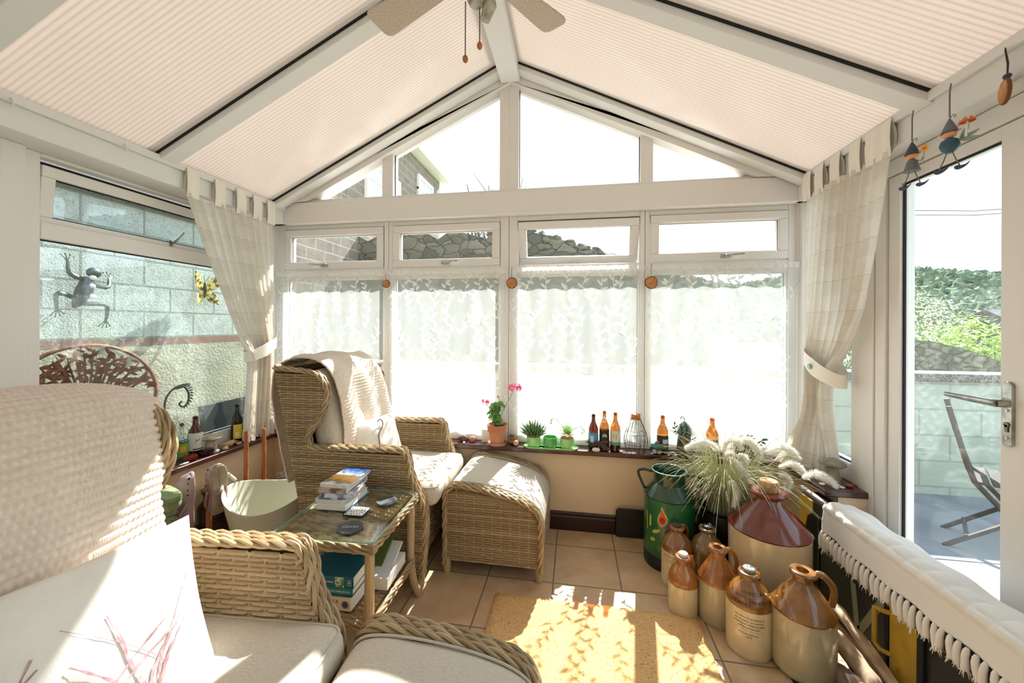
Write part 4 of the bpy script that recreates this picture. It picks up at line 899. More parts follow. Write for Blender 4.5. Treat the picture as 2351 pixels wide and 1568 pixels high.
# pile on the glass
R.seed(12); z = .5262
pile = [('pale blue leaflet, lowest of the pile on the glass table', .15, .20, .005, cov('pale_blue_cover', (170, 204, 226), (110, 160, 200)), 0), ('thick white paperback above the blue leaflet in the pile', .14, .20, .024, wb, 1), ('cream paperback set back in the middle of the glass table pile', .135, .19, .018, cov('cream_white_cover', (222, 214, 200)), -4),
        ('paperback with dark blue edges in the glass table pile', .14, .20, .012, cov('blue_white_cover', (90, 120, 160), (220, 224, 230)), 6), ('lilac and white paperback sticking out in the glass table pile', .13, .20, .016, cov('lilac_cover', (214, 214, 226), (150, 150, 168)), 14),
        ('sepia landscape paperback, second from the top of the pile', .135, .20, .022, cov('sepia_cover', (188, 170, 158), (110, 96, 88)), 2)]
for i, (lb, w, d, h, cm, rz) in enumerate(pile):
    book('book', lb, TB @ Vector((-.095+R.uniform(-.008, .008)+(.015 if i == 4 else 0), .085+R.uniform(-.008, .008), z)), rad(1.5+rz*.8), w, d, h, cm, 'paperbacks piled on the glass table'); z += h
def sunset():
    n = N('sunset_cover'); sp = n.n('SeparateXYZ'); n.l(n.obj(), sp.inputs[0]); f = n.math('ADD', n.math('MULTIPLY', sp.outputs['Y'], 4.6), .5); f = n.math('ADD', f, n.math('MULTIPLY', n.math('SUBTRACT', n.noise(22, 4, n.obj()), .5), .5))
    n.bsdf(n.ramp(f, [(.05, lin((224, 220, 214))), (.2, lin((120, 112, 84))), (.35, lin((236, 160, 60))), (.48, lin((240, 196, 130))), (.58, lin((226, 222, 228))), (.7, lin((130, 150, 190))), (.85, lin((50, 84, 140)))]), .25); return n.m
bt = book('book', 'glossy magazine-style paperback with an orange and blue landscape cover on top of the pile', TB @ Vector((-.085, .095, z)), rad(-1), .135, .20, .016, sunset(), 'paperbacks piled on the glass table')
slate_c = M('slate_coaster', (80, 84, 86), .75, c2=(62, 66, 68), sc=40, bump=.2, bs=120)
c1_ = thing('coaster', 'round slate coaster with pale lettering at the front of the glass table', 'coaster', (-.905, 1.437, .5262), rad(8), 'round slate coasters'); MB().lathe([(0, 0), (.049, 0), (.05, .003), (.049, .0065), (0, .0065)], 36).build('disc', slate_c, c1_)
flat_text('Gavin', .030, M('pale_engraving', (176, 180, 180), .8), c1_, Matrix.Translation((0, 0, .0071)) @ Matrix.Rotation(rad(2), 4, 'Z'))
c2_ = thing('coaster', 'round slate coaster at the back right of the glass table', 'coaster', (-.873, 1.683, .5262), 0, 'round slate coasters'); MB().lathe([(0, 0), (.047, 0), (.048, .003), (.047, .0065), (0, .0065)], 36).build('disc', slate_c, c2_)
c3_ = thing('coaster', 'square black and white coaster between the books and slate coaster', 'coaster', (-.953, 1.566, .5262), rad(2)); MB().box(-.048, .048, -.042, .042, 0, .005).build('base', black_ink, c3_, bevel=.003); MB().box(-.042, .042, -.037, .037, .005, .0056).build('white_face', white_ink, c3_, ang=0)
m = MB(); R.seed(2)
for r_ in range(4):
    x = -.038
    while x < .032: w = R.uniform(.004, .012); h = R.uniform(.006, .013); yy = -.027+.0172*r_; m.box(x, x+w*.45, yy-h/2, yy+h/2, .0056, .006); x += w+.003
m.build('black_marks', black_ink, c3_, ang=0)
# ================================================================== stoneware
def glaze(name, c, c2, sc=9): return M(name, c, .18, c2=c2, sc=sc, spec=.6, coat=.6)
st_cream = glaze('cream_stoneware', (216, 196, 158), (202, 180, 140)); st_olive = glaze('grey_stoneware', (186, 174, 144), (168, 154, 122))
gl_or = glaze('amber_glaze', (172, 108, 44), (138, 80, 28), 14); gl_br = glaze('brown_glaze', (150, 100, 44), (116, 72, 28), 14); gl_ol = glaze('olive_glaze', (132, 102, 56), (104, 78, 40), 14); gl_red = glaze('oxblood_glaze', (120, 44, 26), (88, 30, 20), 5)
cork_m = M('cork', (196, 164, 124), .9, c2=(160, 120, 84), sc=60); stop_w = M('white_ceramic', (232, 228, 218), .3); stop_g = M('grey_stopper', (150, 150, 144), .4)
def jar(label, loc, r, h, zl, mats, cone=.5, hang=-10, stopper=None, text=None, rz=0.0, name='stoneware_jar', hscale=1.0, neck=.34):
    t = thing(name, label, 'jar', loc, rz, 'stoneware jars on the floor'); H = h-zl
    MB().lathe([(0, 0), (r*.93, 0), (r*.985, .008), (r, .02), (r*1.0, zl*.5), (r*.995, zl)], 48).build('body', mats[0], t)
    if cone < 0: sh = [(r*1.0, zl), (r*1.015, zl+.006), (r*.99, zl+.013), (r*.62, zl+H*.45), (r*neck, zl+H*.70)]
    else: sh = [(r*.995, zl), (r*1.005, zl+H*.05), (r*.985, zl+H*.14), (r*.90, zl+H*.30), (r*.72, zl+H*.48), (r*.50, zl+H*.62), (r*neck, zl+H*.73)]
    sh += [(r*neck*.93, zl+H*.80), (r*neck*1.0, zl+H*.85), (r*neck*1.28, zl+H*.88), (r*neck*1.33, zl+H*.94), (r*neck*1.22, zl+H*.985), (r*neck*1.0, zl+H), (r*neck*.62, zl+H*.985), (r*neck*.58, zl+H*.8), (0, zl+H*.8)]
    s_ = MB().lathe(sh, 48).build('shoulder', mats[1], t)
    a = rad(hang or 0); c, s = math.cos(a), math.sin(a); rr = lambda q: Vector((c*q[0], s*q[0], q[1]))
    if hang is not None and hscale > 0:
        pts = [(r*neck*.98, zl+H*.80), (r*neck*1.55, zl+H*.92), (r*(neck+.42)*hscale, zl+H*.86), (r*1.02*hscale, zl+H*.62), (r*1.03*hscale, zl+H*.34), (r*.93, zl+H*.16)]
        MB().tube(spline([rr(q) for q in pts], 16), [r*.115]*16, 10).build('handle', mats[1], t)
    if stopper:
        m = MB(); q = r*neck*.72; st = stopper[1]; m.lathe([(q*.8, zl+H*.90), (q, zl+H*1.0), (q*1.05, zl+H+st*.8), (q*.9, zl+H+st), (0, zl+H+st)], 20); m.build('stopper', stopper[0], t)
    if text:
        prof = sh
        def rad_at(z):
            if z <= zl: return r
            for (r0, z0), (r1, z1) in zip(prof[:-1], prof[1:]):
                if z0 <= z <= z1 and z1 > z0: return r0+(r1-r0)*(z-z0)/(z1-z0)
            return r*neck
        for a0, lines in text:
            for txt, size, zc in lines:
                V, F = text_mesh(txt, size); o = []
                for x, y, _ in V:
                    zz = zc+y*(1.0 if zc < zl else .75); q = rad_at(zz)+.0012; an = rad(a0)+x/max(.02, rad_at(zc)); o.append((q*math.cos(an), q*math.sin(an), zz))
                m = MB(); m.add(o, F); m.build('lettering', black_ink, t, ang=0)
    return t
jar('small orange-shouldered stoneware jar with a white stopper, front left of the jar group', (.518, 1.939, 0), .067, .262, .138, (st_cream, gl_or), hang=20, stopper=(stop_w, .014), hscale=.80, neck=.42)
jar('stoneware jar with printed text and a dark stopper, beside the green churn', (.542, 2.140, 0), .080, .302, .185, (st_cream, gl_br), hang=40, stopper=(M('dark_stopper', (70, 60, 50), .5), .012), neck=.36, text=[(-118, [('PORTER & SONS LTD', .011, .165), ('this jar is the property of the', .008, .150), ('brewers and is not for sale', .008, .138), ('1 GALL', .008, .124)])])
jar('olive brown stoneware jar half hidden at the back between the churn and the large jar', (.685, 2.12, 0), .083, .318, .20, (gl_ol, gl_ol), hang=60, stopper=(M('dark_stopper_b', (60, 54, 44), .4), .01), neck=.38)
jar('brown-topped stoneware jar with open mouth and conical shoulder, centre of the group', (.664, 1.912, 0), .084, .335, .185, (st_olive, gl_or), cone=-1, hang=8, hscale=.98, neck=.36)
jar('cream stoneware jar printed with black lettering and DERBY on its shoulder', (.735, 1.762, 0), .087, .325, .200, (st_cream, gl_br), hang=40, stopper=(stop_g, .014), hscale=.8, neck=.36,
    text=[(-128, [('LTD', .012, .262), ('IN THE TOWN', .010, .247), ('DERBY', .021, .226)]), (-84, [('BECLAR', .018, .262), ('BREWERY', .018, .238)]), (-112, [('This jar is the property of', .0105, .176), ('the brewery, any person', .0105, .163), ('retaining or detaining same', .0105, .150), ('will be prosecuted.', .0105, .137), ('____________________', .0105, .130), ('Store jar with care.', .0095, .112), ('1977', .011, .099)])])
jar('big open-mouthed stoneware flagon with honey glaze, nearest the driftwood', (.902, 1.690, .0078), .108, .385, .228, (st_olive, gl_br), cone=-1, hang=-2, hscale=.97, neck=.32)
jar('very large stoneware jar with oxblood red shoulder and a cork, at the back right', (.935, 2.035, 0), .172, .568, .385, (st_cream, gl_red), cone=-1, hang=None, stopper=(cork_m, .045), hscale=0, neck=.34)
# ------------------------------------------------------------------ painted milk churn
churn_g = M('green_enamel', (18, 66, 42), .25, c2=(14, 48, 34), sc=4, coat=.5); churn_l = M('bright_green_enamel', (26, 96, 46), .3, c2=(20, 74, 40), sc=4, coat=.4)
ch = thing('milk_churn', 'dark green enamelled milk churn painted with a butterfly and bulrushes', 'milk churn', (.545, 2.335, 0)); CR = .138
MB().lathe([(0, 0), (CR*.98, 0), (CR, .01), (CR, .385), (CR*.98, .392)], 48).build('body', churn_l, ch); MB().lathe([(CR*1.004, .0), (CR*1.006, .002), (CR*1.006, .07), (CR*1.002, .073)], 48).build('base_band', M('black_enamel', (16, 24, 20), .35), ch)
MB().lathe([(CR*1.0, .385), (CR*1.02, .392), (CR*.98, .402), (CR*.74, .440), (CR*.64, .458), (CR*.63, .505), (CR*.68, .522), (CR*.685, .528), (CR*.665, .524), (CR*.60, .50), (CR*.60, .40), (0, .38)], 48).build('shoulder', churn_g, ch)
MB().tube([(CR*.68*math.cos(a), CR*.68*math.sin(a), .527) for a in [2*math.pi*k/48 for k in range(48)]], .0035, 8, closed=True).build('rim', M('pale_rim', (150, 190, 170), .25, .6), ch)
for s in (-1, 1): 
    d = Vector((s*math.cos(rad(-12)), s*math.sin(rad(-12)), 0)); MB().tube(spline([d*CR*.65+Vector((0, 0, .505)), d*CR*1.0+Vector((0, 0, .512)), d*CR*1.22+Vector((0, 0, .50)), d*CR*1.20+Vector((0, 0, .47)), d*CR*.98+Vector((0, 0, .402))], 16), .008, 10).build('handle', churn_g, ch)
def wrap(pts, r, a0, n=1):
    m = MB(); c = (sum(p[0] for p in pts)/len(pts), sum(p[1] for p in pts)/len(pts)); V = []; K = len(pts)
    rg = (0, .5, 1.0)
    for f in rg: 
        for p in pts: x, z = c[0]+(p[0]-c[0])*f, c[1]+(p[1]-c[1])*f; a = rad(a0)+x/r; V.append((r*math.cos(a), r*math.sin(a), z))
    F = []
    for k in range(K):
        k2 = (k+1) % K; F.append((k, K+k, K+k2)); F.append((K+k, 2*K+k, 2*K+k2, K+k2))
    return m.add(V, F)
A0 = -112
teardrop = [(-.028, .02), (-.022, .048), (-.008, .075), (-.002, .112), (.012, .08), (.032, .045), (.03, .022), (.0, -.012), (-.018, -.004)]
sc_ = lambda P, k, dx, dz: [(x*k+dx, z*k+dz) for x, z in P]
wrap(sc_(teardrop, .92, -.014, .262), CR+.0012, A0).build('butterfly_outline', M('cream_paint', (236, 214, 160), .5), ch); wrap(sc_(teardrop, .80, -.014, .265), CR+.0020, A0).build('butterfly_wing', M('orange_paint', (206, 92, 30), .5), ch)
wrap([(.014*math.cos(t)-.012, .016*math.sin(t)+.289) for t in [k*math.pi/6 for k in range(12)]], CR+.0027, A0).build('wing_spot', M('red_paint', (150, 44, 24), .5), ch)
wrap([(.0, .249), (.024, .279), (.052, .275), (.079, .247), (.056, .222), (.024, .219)], CR+.0016, A0).build('butterfly_wing', M('mauve_paint', (140, 96, 112), .5, c2=(98, 50, 92), sc=30), ch)
yp = M('yellow_green_paint', (186, 180, 70), .5)
for P in ([(-.115, .20), (-.108, .20), (-.110, .31), (-.116, .305)], [(-.092, .23), (-.080, .232), (-.078, .285), (-.084, .298), (-.092, .285)], [(-.075, .20), (-.05, .203), (-.025, .222), (-.028, .232), (-.06, .222)], [(-.088, .155), (-.07, .152), (-.052, .163), (-.056, .175), (-.08, .172)]): wrap(P, CR+.0013, A0).build('bulrush', yp, ch)
rp = M('pale_green_paint', (90, 150, 84), .5)
R.seed(8); m = MB()
for k in range(24): x = -.115+.008*k+R.uniform(-.01, .01); z0 = .10+R.uniform(0, .02); m2 = wrap([(x, z0), (x+.003, z0), (x+R.uniform(-.012, .012), z0+R.uniform(.03, .075))], CR+.001, A0); m.add(m2.v, m2.f)
m.build('painted_grass', rp, ch, ang=0)
# ------------------------------------------------------------------ feathery grass in an iron pot
pot = thing('ornamental_grass', 'pale fountain grass with fluffy white seed heads in a black iron pot', 'plant', (.86, 2.36, 0))
iron = M('black_iron', (24, 23, 22), .5, .3, bump=.2, bs=60)
MB().lathe([(0, .05), (.08, .055), (.13, .11), (.15, .19), (.145, .27), (.13, .31), (.148, .33), (.142, .335), (.122, .315), (.12, .28), (0, .275)], 36).build('pot', iron, pot)
for k in range(3): a = rad(90+120*k); MB().cyl((.09*math.cos(a), .09*math.sin(a), .09), (.12*math.cos(a), .12*math.sin(a), 0), .013, 8, .009).build('pot_foot', iron, pot)
MB().tube(spline([(-.15, 0, .30), (-.19, -.06, .22), (-.10, -.17, .18), (.02, -.185, .19)], 14), .005, 6).build('bail_handle', iron, pot)
gr_m = M('dry_grass', (204, 200, 166), .7, c2=(166, 170, 126), sc=20); fl_m = cloth('fluffy_white', (250, 247, 238), .35, 0, bump=0)
R.seed(31); m = MB()
for i in range(760):
    a = R.uniform(0, 6.283); r0 = .09*R.random()**.5; ln = R.uniform(.24, .50); out = R.uniform(.05, 1.0)**1.0; dr_ = R.uniform(.0, .9)*out
    d = Vector((math.cos(a), math.sin(a), 0)); p0 = d*r0+Vector((0, 0, .28)); p1 = p0+d*ln*.22*out+Vector((0, 0, ln*.55)); p2 = p0+d*ln*.62*out+Vector((0, 0, ln*(.92-.55*dr_))); p3 = p0+d*ln*1.0*out+Vector((0, 0, ln*(1.0-1.05*dr_)))
    q = spline([p0, p1, p2, p3], 9); ok = True
    for v in q:
        X, Y, Z = v.x+.86, v.y+2.36, v.z
        if Y > 2.50 and Z < .62: ok = False
        if Y > 2.585 or (X > 1.20 and Z < .60) or X > 1.40: ok = False
        if (X-.935)**2+(Y-2.035)**2 < .17**2 and Z < .5: ok = False
    if ok: m.tube(q, [.0016, .0017, .0016, .0015, .0013, .0011, .0009, .0007, .0004], 4, False)
m.build('grass_blades', gr_m, pot, ang=0)
def seedhead(P, r):
    r *= 1.2; P = [(a*.985, b*.985, 1.36+(c-1.36)*.985) for a, b, c in P]
    q = spline([Vector(p)-Vector((.86, 2.36, 0)) for p in P], 22); m = MB(); prof = [r*(.35+.65*math.sin(math.pi*min(1, (k/21)*.86+.12))**.6) for k in range(22)]; m.tube(q, [x*.5 for x in prof], 8)
    for i in range(1300):
        k = R.uniform(0, 20.9); b = q[int(k)].lerp(q[int(k)+1], k % 1); t = (q[int(k)+1]-q[int(k)]).normalized(); n_ = t.orthogonal().normalized(); n_ = Quaternion(t, R.uniform(0, 6.28)) @ n_; w = t.cross(n_)*.0011; rr_ = prof[int(k)]; e = b+n_*rr_*R.uniform(1.0, 1.35)+t*.012
        m.add([b+n_*rr_*.3-w, b+n_*rr_*.3+w, e], [(0, 1, 2)])
    o = m.build('seed_head', fl_m, pot, ang=0); st = q[0]; MB().tube(spline([Vector((st.x*.15, st.y*.15, .30)), Vector((st.x*.55, st.y*.55, (.30+st.z)/2+.06)), st], 10), [.0016]*10, 5).build('stalk', gr_m, o)
for P, r in (([(.793, 2.28, .669), (.748, 2.28, .708), (.68, 2.28, .704), (.622, 2.27, .676)], .019), ([(.816, 2.28, .66), (.835, 2.28, .72), (.883, 2.28, .734), (.91, 2.28, .687)], .02), ([(.82, 2.24, .64), (.865, 2.22, .625), (.90, 2.20, .57), (.915, 2.19, .54)], .021),
             ([(.883, 2.30, .715), (.938, 2.30, .737), (.985, 2.29, .70), (1.004, 2.28, .645)], .021), ([(.834, 2.3, .635), (.861, 2.3, .655), (.87, 2.3, .62)], .018), ([(.895, 2.3, .642), (.932, 2.3, .63), (.935, 2.3, .59)], .018), ([(.81, 2.18, .54), (.83, 2.16, .525), (.838, 2.15, .475), (.825, 2.15, .42)], .018),
             ([(1.06, 2.2, .575), (1.085, 2.2, .58), (1.105, 2.2, .55), (1.10, 2.2, .505)], .018), ([(1.04, 2.30, .665), (1.115, 2.30, .70), (1.166, 2.30, .685), (1.20, 2.29, .645)], .02), ([(1.06, 2.2, .62), (1.11, 2.2, .645), (1.15, 2.2, .63), (1.175, 2.2, .60)], .018), ([(1.13, 2.12, .60), (1.175, 2.12, .627), (1.23, 2.12, .612), (1.275, 2.11, .578)], .019), ([(.905, 2.33, .71), (.971, 2.33, .715), (1.015, 2.32, .67)], .02)): seedhead(P, r)
# ------------------------------------------------------------------ black case along the right, its throw and fringe
blk = M('worn_black_paint', (30, 31, 28), .5, c2=(48, 50, 42), sc=6, bump=.1, bs=30); yel = M('worn_yellow_paint', (214, 172, 44), .55, c2=(176, 140, 48), sc=7, bump=.15, bs=60)
cs = thing('metal_case', 'long narrow black and yellow painted metal case standing along the right wall', 'case', (1.25, 1.3, 0))
MB().box(-.05, .045, -1.0, .97, .0, .485).build('body', blk, cs, bevel=.012)
MB().box(-.055, -.049, .86, .965, .06, .475).build('yellow_corner', yel, cs, bevel=.01); m = MB(); m.prism([(.80, .08), (.90, .08), (.905, .34), (.89, .39), (.86, .415), (.80, .42)], -.062, -.05, 'x'); m.build('rounded_panel', M('black_panel', (18, 22, 18), .35), cs, bevel=.004)
m = MB(); m.box(-.058, -.049, .255, .375, .0, .34); m.build('yellow_plate', yel, cs, bevel=.003)
MB().box(-.064, -.049, .225, .25, .0, .36).build('black_strip', gasket_m, cs, bevel=.003); MB().box(-.06, -.05, .38, .398, 0, .36).build('black_strip', gasket_m, cs, bevel=.003)
m = MB(); m.tube([(-.055, .372, .268), (-.078, .385, .268), (-.082, .41, .262), (-.082, .412, .125), (-.078, .39, .112), (-.055, .372, .11)], .009, 8); m.build('handle', yel, cs, bevel=0)
MB().lathe([(0, .006), (.012, .006), (.012, 0), (0, 0)], 16).build('rivet', yel, cs, loc=(-.058, .34, .09), rot=(0, rad(-90), 0))
m = MB(); 
for a, b in (((.578, .25), (.548, .055)), ((.543, .06), (.415, .285))): m.beam((-.0505, a[0], a[1]), (-.0505, b[0], b[1]), .002 if False else .03, .003, (1, 0, 0))
m.build('painted_letter', M('faded_grey_green_paint', (146, 150, 122), .7), cs, ang=0)
MB().obox((-.035, .885, .494), (.012, 0, 0), (0, .11, 0), (0, 0, .009)).build('top_rail', M('grey_wood', (150, 140, 132), .7), cs, bevel=.004)
th3 = thing('fringed_throw', 'white cotton throw with a knotted fringe laid along the black case', 'throw', (1.25, 1.3, 0)); wth = cloth('white_cotton_throw', (246, 243, 238), .12, 0, bump=.3)
prof = spline([(.085, 0, .40), (.078, 0, .47), (.060, 0, .515), (.0, 0, .522), (-.055, 0, .515), (-.072, 0, .49), (-.076, 0, .45), (-.078, 0, .395)], 44); ny = 260; P = np.zeros((44, ny+1, 3))
for j in range(44):
    for k in range(ny+1):
        y = -.95+1.69*k/ny; v = j/43; sq = (1 if .42 < v < .74 else 0)*(abs(math.sin(math.pi*y/.075))**.5)*(abs(math.sin(math.pi*(v-.42)/.16))**.5)
        h = .014*sq+.0035*noise.noise(Vector((y*7, v*4, 3)))+.004*math.sin(y*31+v*3); dz = -.012*math.sin(y*3.1)*(v > .8)
        n_ = (prof[j]-Vector((0, 0, .43))).normalized(); P[j, k] = (prof[j].x+n_.x*h, y, prof[j].z+n_.z*h+dz)
o = MB().grid(P).build('cloth', wth, th3, ang=70); sm = o.modifiers.new('thick', 'SOLIDIFY'); sm.thickness = .004
R.seed(17); tm = M('cotton_tassel', (236, 230, 222), .95)
for i in range(62):
    y = .735-.0262*i; a = R.uniform(-.25, .25); L_ = R.uniform(.062, .085); x0 = -.080; z0 = .398-.012*math.sin(y*3.1); m = MB()
    q = spline([(x0, y, z0), (x0-.006, y+a*.01, z0-L_*.35), (x0-.004, y+a*.03, z0-L_*.8), (x0-.003+R.uniform(-.006, .006), y+a*.05, z0-L_)], 7); m.tube(q, [.005, .0085, .0095, .0105, .011, .0105, .006], 7)
    for k in range(10):
        aa = R.uniform(0, 6.28); b = q[5]+Vector((math.cos(aa)*.008, math.sin(aa)*.008, 0)); m.tube([b, b+Vector((math.cos(aa)*.006, math.sin(aa)*.006, -R.uniform(.008, .022)))], [.0014, .0005], 3, False)
    m.build('tassel', tm, th3, ang=80)
# driftwood, stones and the black mat by the case
drift = M('bleached_driftwood', (214, 190, 160), .8, c2=(150, 122, 94), sc=14, stretch=(1.5, .35, 1.5), bump=.3, bs=30); R.seed(6)
for lb, pts, rr_ in (('slim pale driftwood branch leaning between the flagon and the black case', [(1.125, 1.88, .145), (1.125, 1.76, .13), (1.145, 1.66, .085), (1.15, 1.54, .05), (1.16, 1.40, .03)], [.014, .022, .018, .02, .022, .019, .018, .02, .018, .016]),
                     ('thick grooved driftwood log on the floor beside the flagon', [(1.055, 1.80, .10), (1.075, 1.68, .070), (1.085, 1.55, .045), (1.075, 1.38, .035)], [.018, .03, .032, .034, .03, .034, .032, .03, .028, .02])):
    t = thing('driftwood', lb, 'driftwood', pts[-1][:2]+(0,)); q = spline([Vector(p)-Vector(pts[-1][:2]+(0,)) for p in pts], 10); m = MB(); m.tube(q, rr_, 12)
    for i, v in enumerate(m.v): d = .005*noise.noise(Vector(v)*30); m.v[i] = (v[0]+d, v[1], v[2]+d)
    m.build('wood', drift, t)
def stone(label, loc, r, sc, c, c2, seed, name='stone', cat='stone', group=None, jit=.25, rz=0, rough=.8, sck=12):
    m = MB(); m.ball((0, 0, r*sc[2]*.92), r, 18, 12, sc, jit, seed, 1.6); o = m.build(name, M(name+'_rock', c, rough, c2=c2, sc=sck, bump=.2, bs=80), loc=loc, rot=(0, 0, rz), ang=60); return tag(o, label, cat, group)
stone('speckled purple-brown cobble in front of the driftwood', (1.005, 1.612, .007), .048, (1.0, 1.1, .75), (118, 92, 84), (150, 128, 118), 1)
stone('ochre and white lump of stone at the end of the driftwood', (1.065, 1.585, .0), .042, (1, 1.2, .9), (196, 150, 84), (236, 222, 196), 2, jit=.6, sck=5)
m = MB().box(-.17, .17, -.42, .42, 0, .005)
for k in range(16): m.box(-.15, .15, -.39+.05*k, -.375+.05*k, .005, .0075)
tag(m.build('rubber_mat', M('black_rubber_mat', (26, 25, 24), .7), loc=(1.0, 1.29, 0), ang=0), 'black ribbed rubber mat under the big flagon', 'mat')
# ================================================================== things on the back sill
Z0 = SILL
def tglassm(name, c, f0=.06): return glass(name, lin(c), f0)
amber = tglassm('amber_bottle_glass', (216, 166, 108)); dkbrown = tglassm('brown_bottle_glass', (150, 84, 40)); green_dk = tglassm('dark_green_bottle_glass', (60, 66, 40)); clearb = tglassm('clear_bottle_glass', (232, 240, 238), .09)
stout = M('dark_ale', (34, 20, 14), .4)
def bottle(label, loc, r, h, gm, lab, rz=0, extra=None, fill=None, group='beer bottles on the sills', name='beer_bottle', shoulder=.58, lab_z=(.12, .50), capm=None):
    t = thing(name, label, 'bottle', loc, rz, group)
    pr = [(0, .004), (r*.9, 0), (r, .008), (r, h*shoulder), (r*.93, h*(shoulder+.06)), (r*.55, h*(shoulder+.18)), (r*.40, h*(shoulder+.24)), (r*.36, h*.94), (r*.42, h*.945), (r*.42, h*.97), (r*.38, h*.972), (r*.38, h*1.0), (r*.26, h), (r*.26, h*.93)]
    MB().lathe(pr, 28).build('glass', gm, t)
    if fill: MB().lathe([(0, .004), (r*.93, .006), (r*.93, h*fill), (0, h*fill)], 24).build('contents', stout, t)
    z0, z1 = h*lab_z[0], h*lab_z[1]
    for i, (c, a, b, w0, w1) in enumerate(lab):
        m = MB(); m.lathe([(r+.0009+.0004*i, z0+(z1-z0)*a), (r+.0009+.0004*i, z0+(z1-z0)*b)], 20, (0, 0, 0), rad(w0), rad(w1)); m.build('label', c if not isinstance(c, tuple) else M('label_print', c, .5), t)
    if capm: MB().lathe([(r*.45, h*.965), (r*.46, h*.97), (r*.44, h*1.005), (0, h*1.008)], 16).build('cap', capm, t)
    return t
bl, wh, dk, crm, tea = (70, 150, 196), (230, 228, 220), (30, 24, 22), (222, 214, 190), (90, 150, 140)
bottle('brown beer bottle with a bright blue label, left of three by the wire lamp', (.125, 2.575, Z0), .031, .232, dkbrown, [(bl, 0, 1, -190, 10), ((40, 70, 90), 0, .25, -190, 10), (wh, .08, .2, -140, -50), ((180, 214, 226), .35, .8, -130, -90)], fill=.42)
b2 = bottle('tall amber beer bottle with a black label and white arch emblem, middle of three', (.195, 2.572, Z0), .031, .258, amber, [(dk, 0, 1.1, -200, 20), (wh, .30, .36, -130, -60)], fill=.54)
m = MB(); m.tube([(.012*math.cos(a), 0, .018*math.sin(a)) for a in [math.pi*k/12 for k in range(13)]], .0022, 5); [m.box(x-.0012, x+.0012, -.001, .001, 0, .012) for x in (-.006, 0, .006)]; m.build('emblem', white_ink, b2, loc=(0, -.0335, .095))
MB().lathe([(.012, 0), (.0, .0008)], 16).build('neck_emblem', white_ink, b2, loc=(0, -.0135, .212), rot=(rad(90), 0, 0))
bottle('amber beer bottle with a cream and teal label, right of three by the wire lamp', (.265, 2.568, Z0), .032, .250, amber, [(crm, .1, 1, -190, 10), (tea, .1, .3, -190, 10), ((196, 186, 120), .55, .8, -120, -108), ((160, 176, 170), .5, .8, -92, -80)], fill=.20, lab_z=(.14, .55))
bottle('amber beer bottle with a dark patterned label behind the painted stone house', (.560, 2.572, Z0), .034, .242, amber, [((52, 48, 40), 0, 1, -190, 10), ((190, 204, 206), .45, .75, -100, -40), ((70, 110, 90), .1, .4, -120, -60), ((200, 120, 50), .2, .3, -90, -60)], fill=.18)
bottle('amber beer bottle with a blue and white label between the two metal fairy houses', (.848, 2.545, Z0), .036, .245, amber, [(wh, 0, 1, -190, 10), ((44, 96, 160), .25, .7, -140, -95), ((50, 44, 40), .75, .95, -150, -50), ((90, 140, 90), .05, .2, -150, -50)], fill=.2)
bottle('plain brown bottle on the sill half hidden behind the back left armchair', (-1.345, 2.572, Z0), .034, .245, dkbrown, [], fill=.3)
def leaf_at(m, p, az, el, L_, w, bend=0.0, k=4):
    d = Vector((math.cos(az)*math.cos(el), math.sin(az)*math.cos(el), math.sin(el))); n_ = Vector((-math.cos(az)*math.sin(el), -math.sin(az)*math.sin(el), math.cos(el))); return m.leaf(p, d, n_, L_, w, bend, k)
# geranium
terra = M('terracotta', (186, 104, 66), .8, c2=(206, 150, 118), sc=6, bump=.1, bs=60); soil = M('potting_soil', (48, 36, 28), .95, bump=.6, bs=90); gleaf = M('geranium_leaf', (70, 116, 46), .5, c2=(110, 150, 70), sc=12); stem_m = M('plant_stem', (110, 134, 74), .6); pinkm = cloth('pink_petal', (240, 108, 160), .3, 0, c2=(248, 150, 190), sc=40, bump=0)
gp = (-.520, 2.560, Z0)
tag(MB().box(-.062, .062, -.038, .038, 0, .004).build('patterned_coaster', M('pale_green_print', (196, 204, 170), .5, c2=(130, 150, 110), sc=30), loc=(-.525, 2.575, Z0), rot=(0, 0, rad(-3)), bevel=.001), 'pale green patterned coaster under the geranium saucer', 'coaster')
tag(MB().box(-.028, .028, -.001, .001, 0, .085).build('white_card', M('white_card', (240, 240, 236), .8), loc=(-.612, 2.604, Z0), rot=(rad(-4), 0, 0)), 'small white card standing behind the geranium pot', 'card')
g = thing('potted_geranium', 'potted pink geranium in a terracotta pot on the back sill', 'plant', (gp[0], gp[1], Z0+.004))
MB().lathe([(0, 0), (.054, 0), (.066, .018), (.063, .019), (.050, .006), (0, .006)], 32).build('saucer', terra, g)
MB().lathe([(0, .007), (.046, .007), (.060, .092), (.067, .094), (.071, .138), (.065, .138), (.059, .12), (0, .118)], 36).build('pot', terra, g); MB().lathe([(0, .126), (.061, .120)], 20).build('soil', soil, g)
R.seed(41); m = MB(); st_ = MB()
for i in range(46):
    a = R.uniform(0, 6.28); h = R.uniform(.02, .15); r_ = R.uniform(.01, .055); p = Vector((math.cos(a)*r_-.008, math.sin(a)*r_*.6, .13+h)); st_.tube([(0, 0, .12), (p.x*.5, p.y*.5, .12+h*.6), p], .0016, 5, False)
    n_ = Vector((math.cos(a)*.5, -abs(math.sin(a))*.6-.2, .8)).normalized(); s_ = R.uniform(.012, .021); t_ = n_.orthogonal().normalized(); q = t_.cross(n_); V = [p]
    for k in range(14): an = 2*math.pi*k/14; rr_ = s_*(1+.18*math.sin(an*5)); V.append(p+t_*rr_*math.cos(an)+q*rr_*math.sin(an)+n_*.003*math.cos(an*5))
    m.add(V, [(0, k+1, (k+1) % 14+1) for k in range(14)])
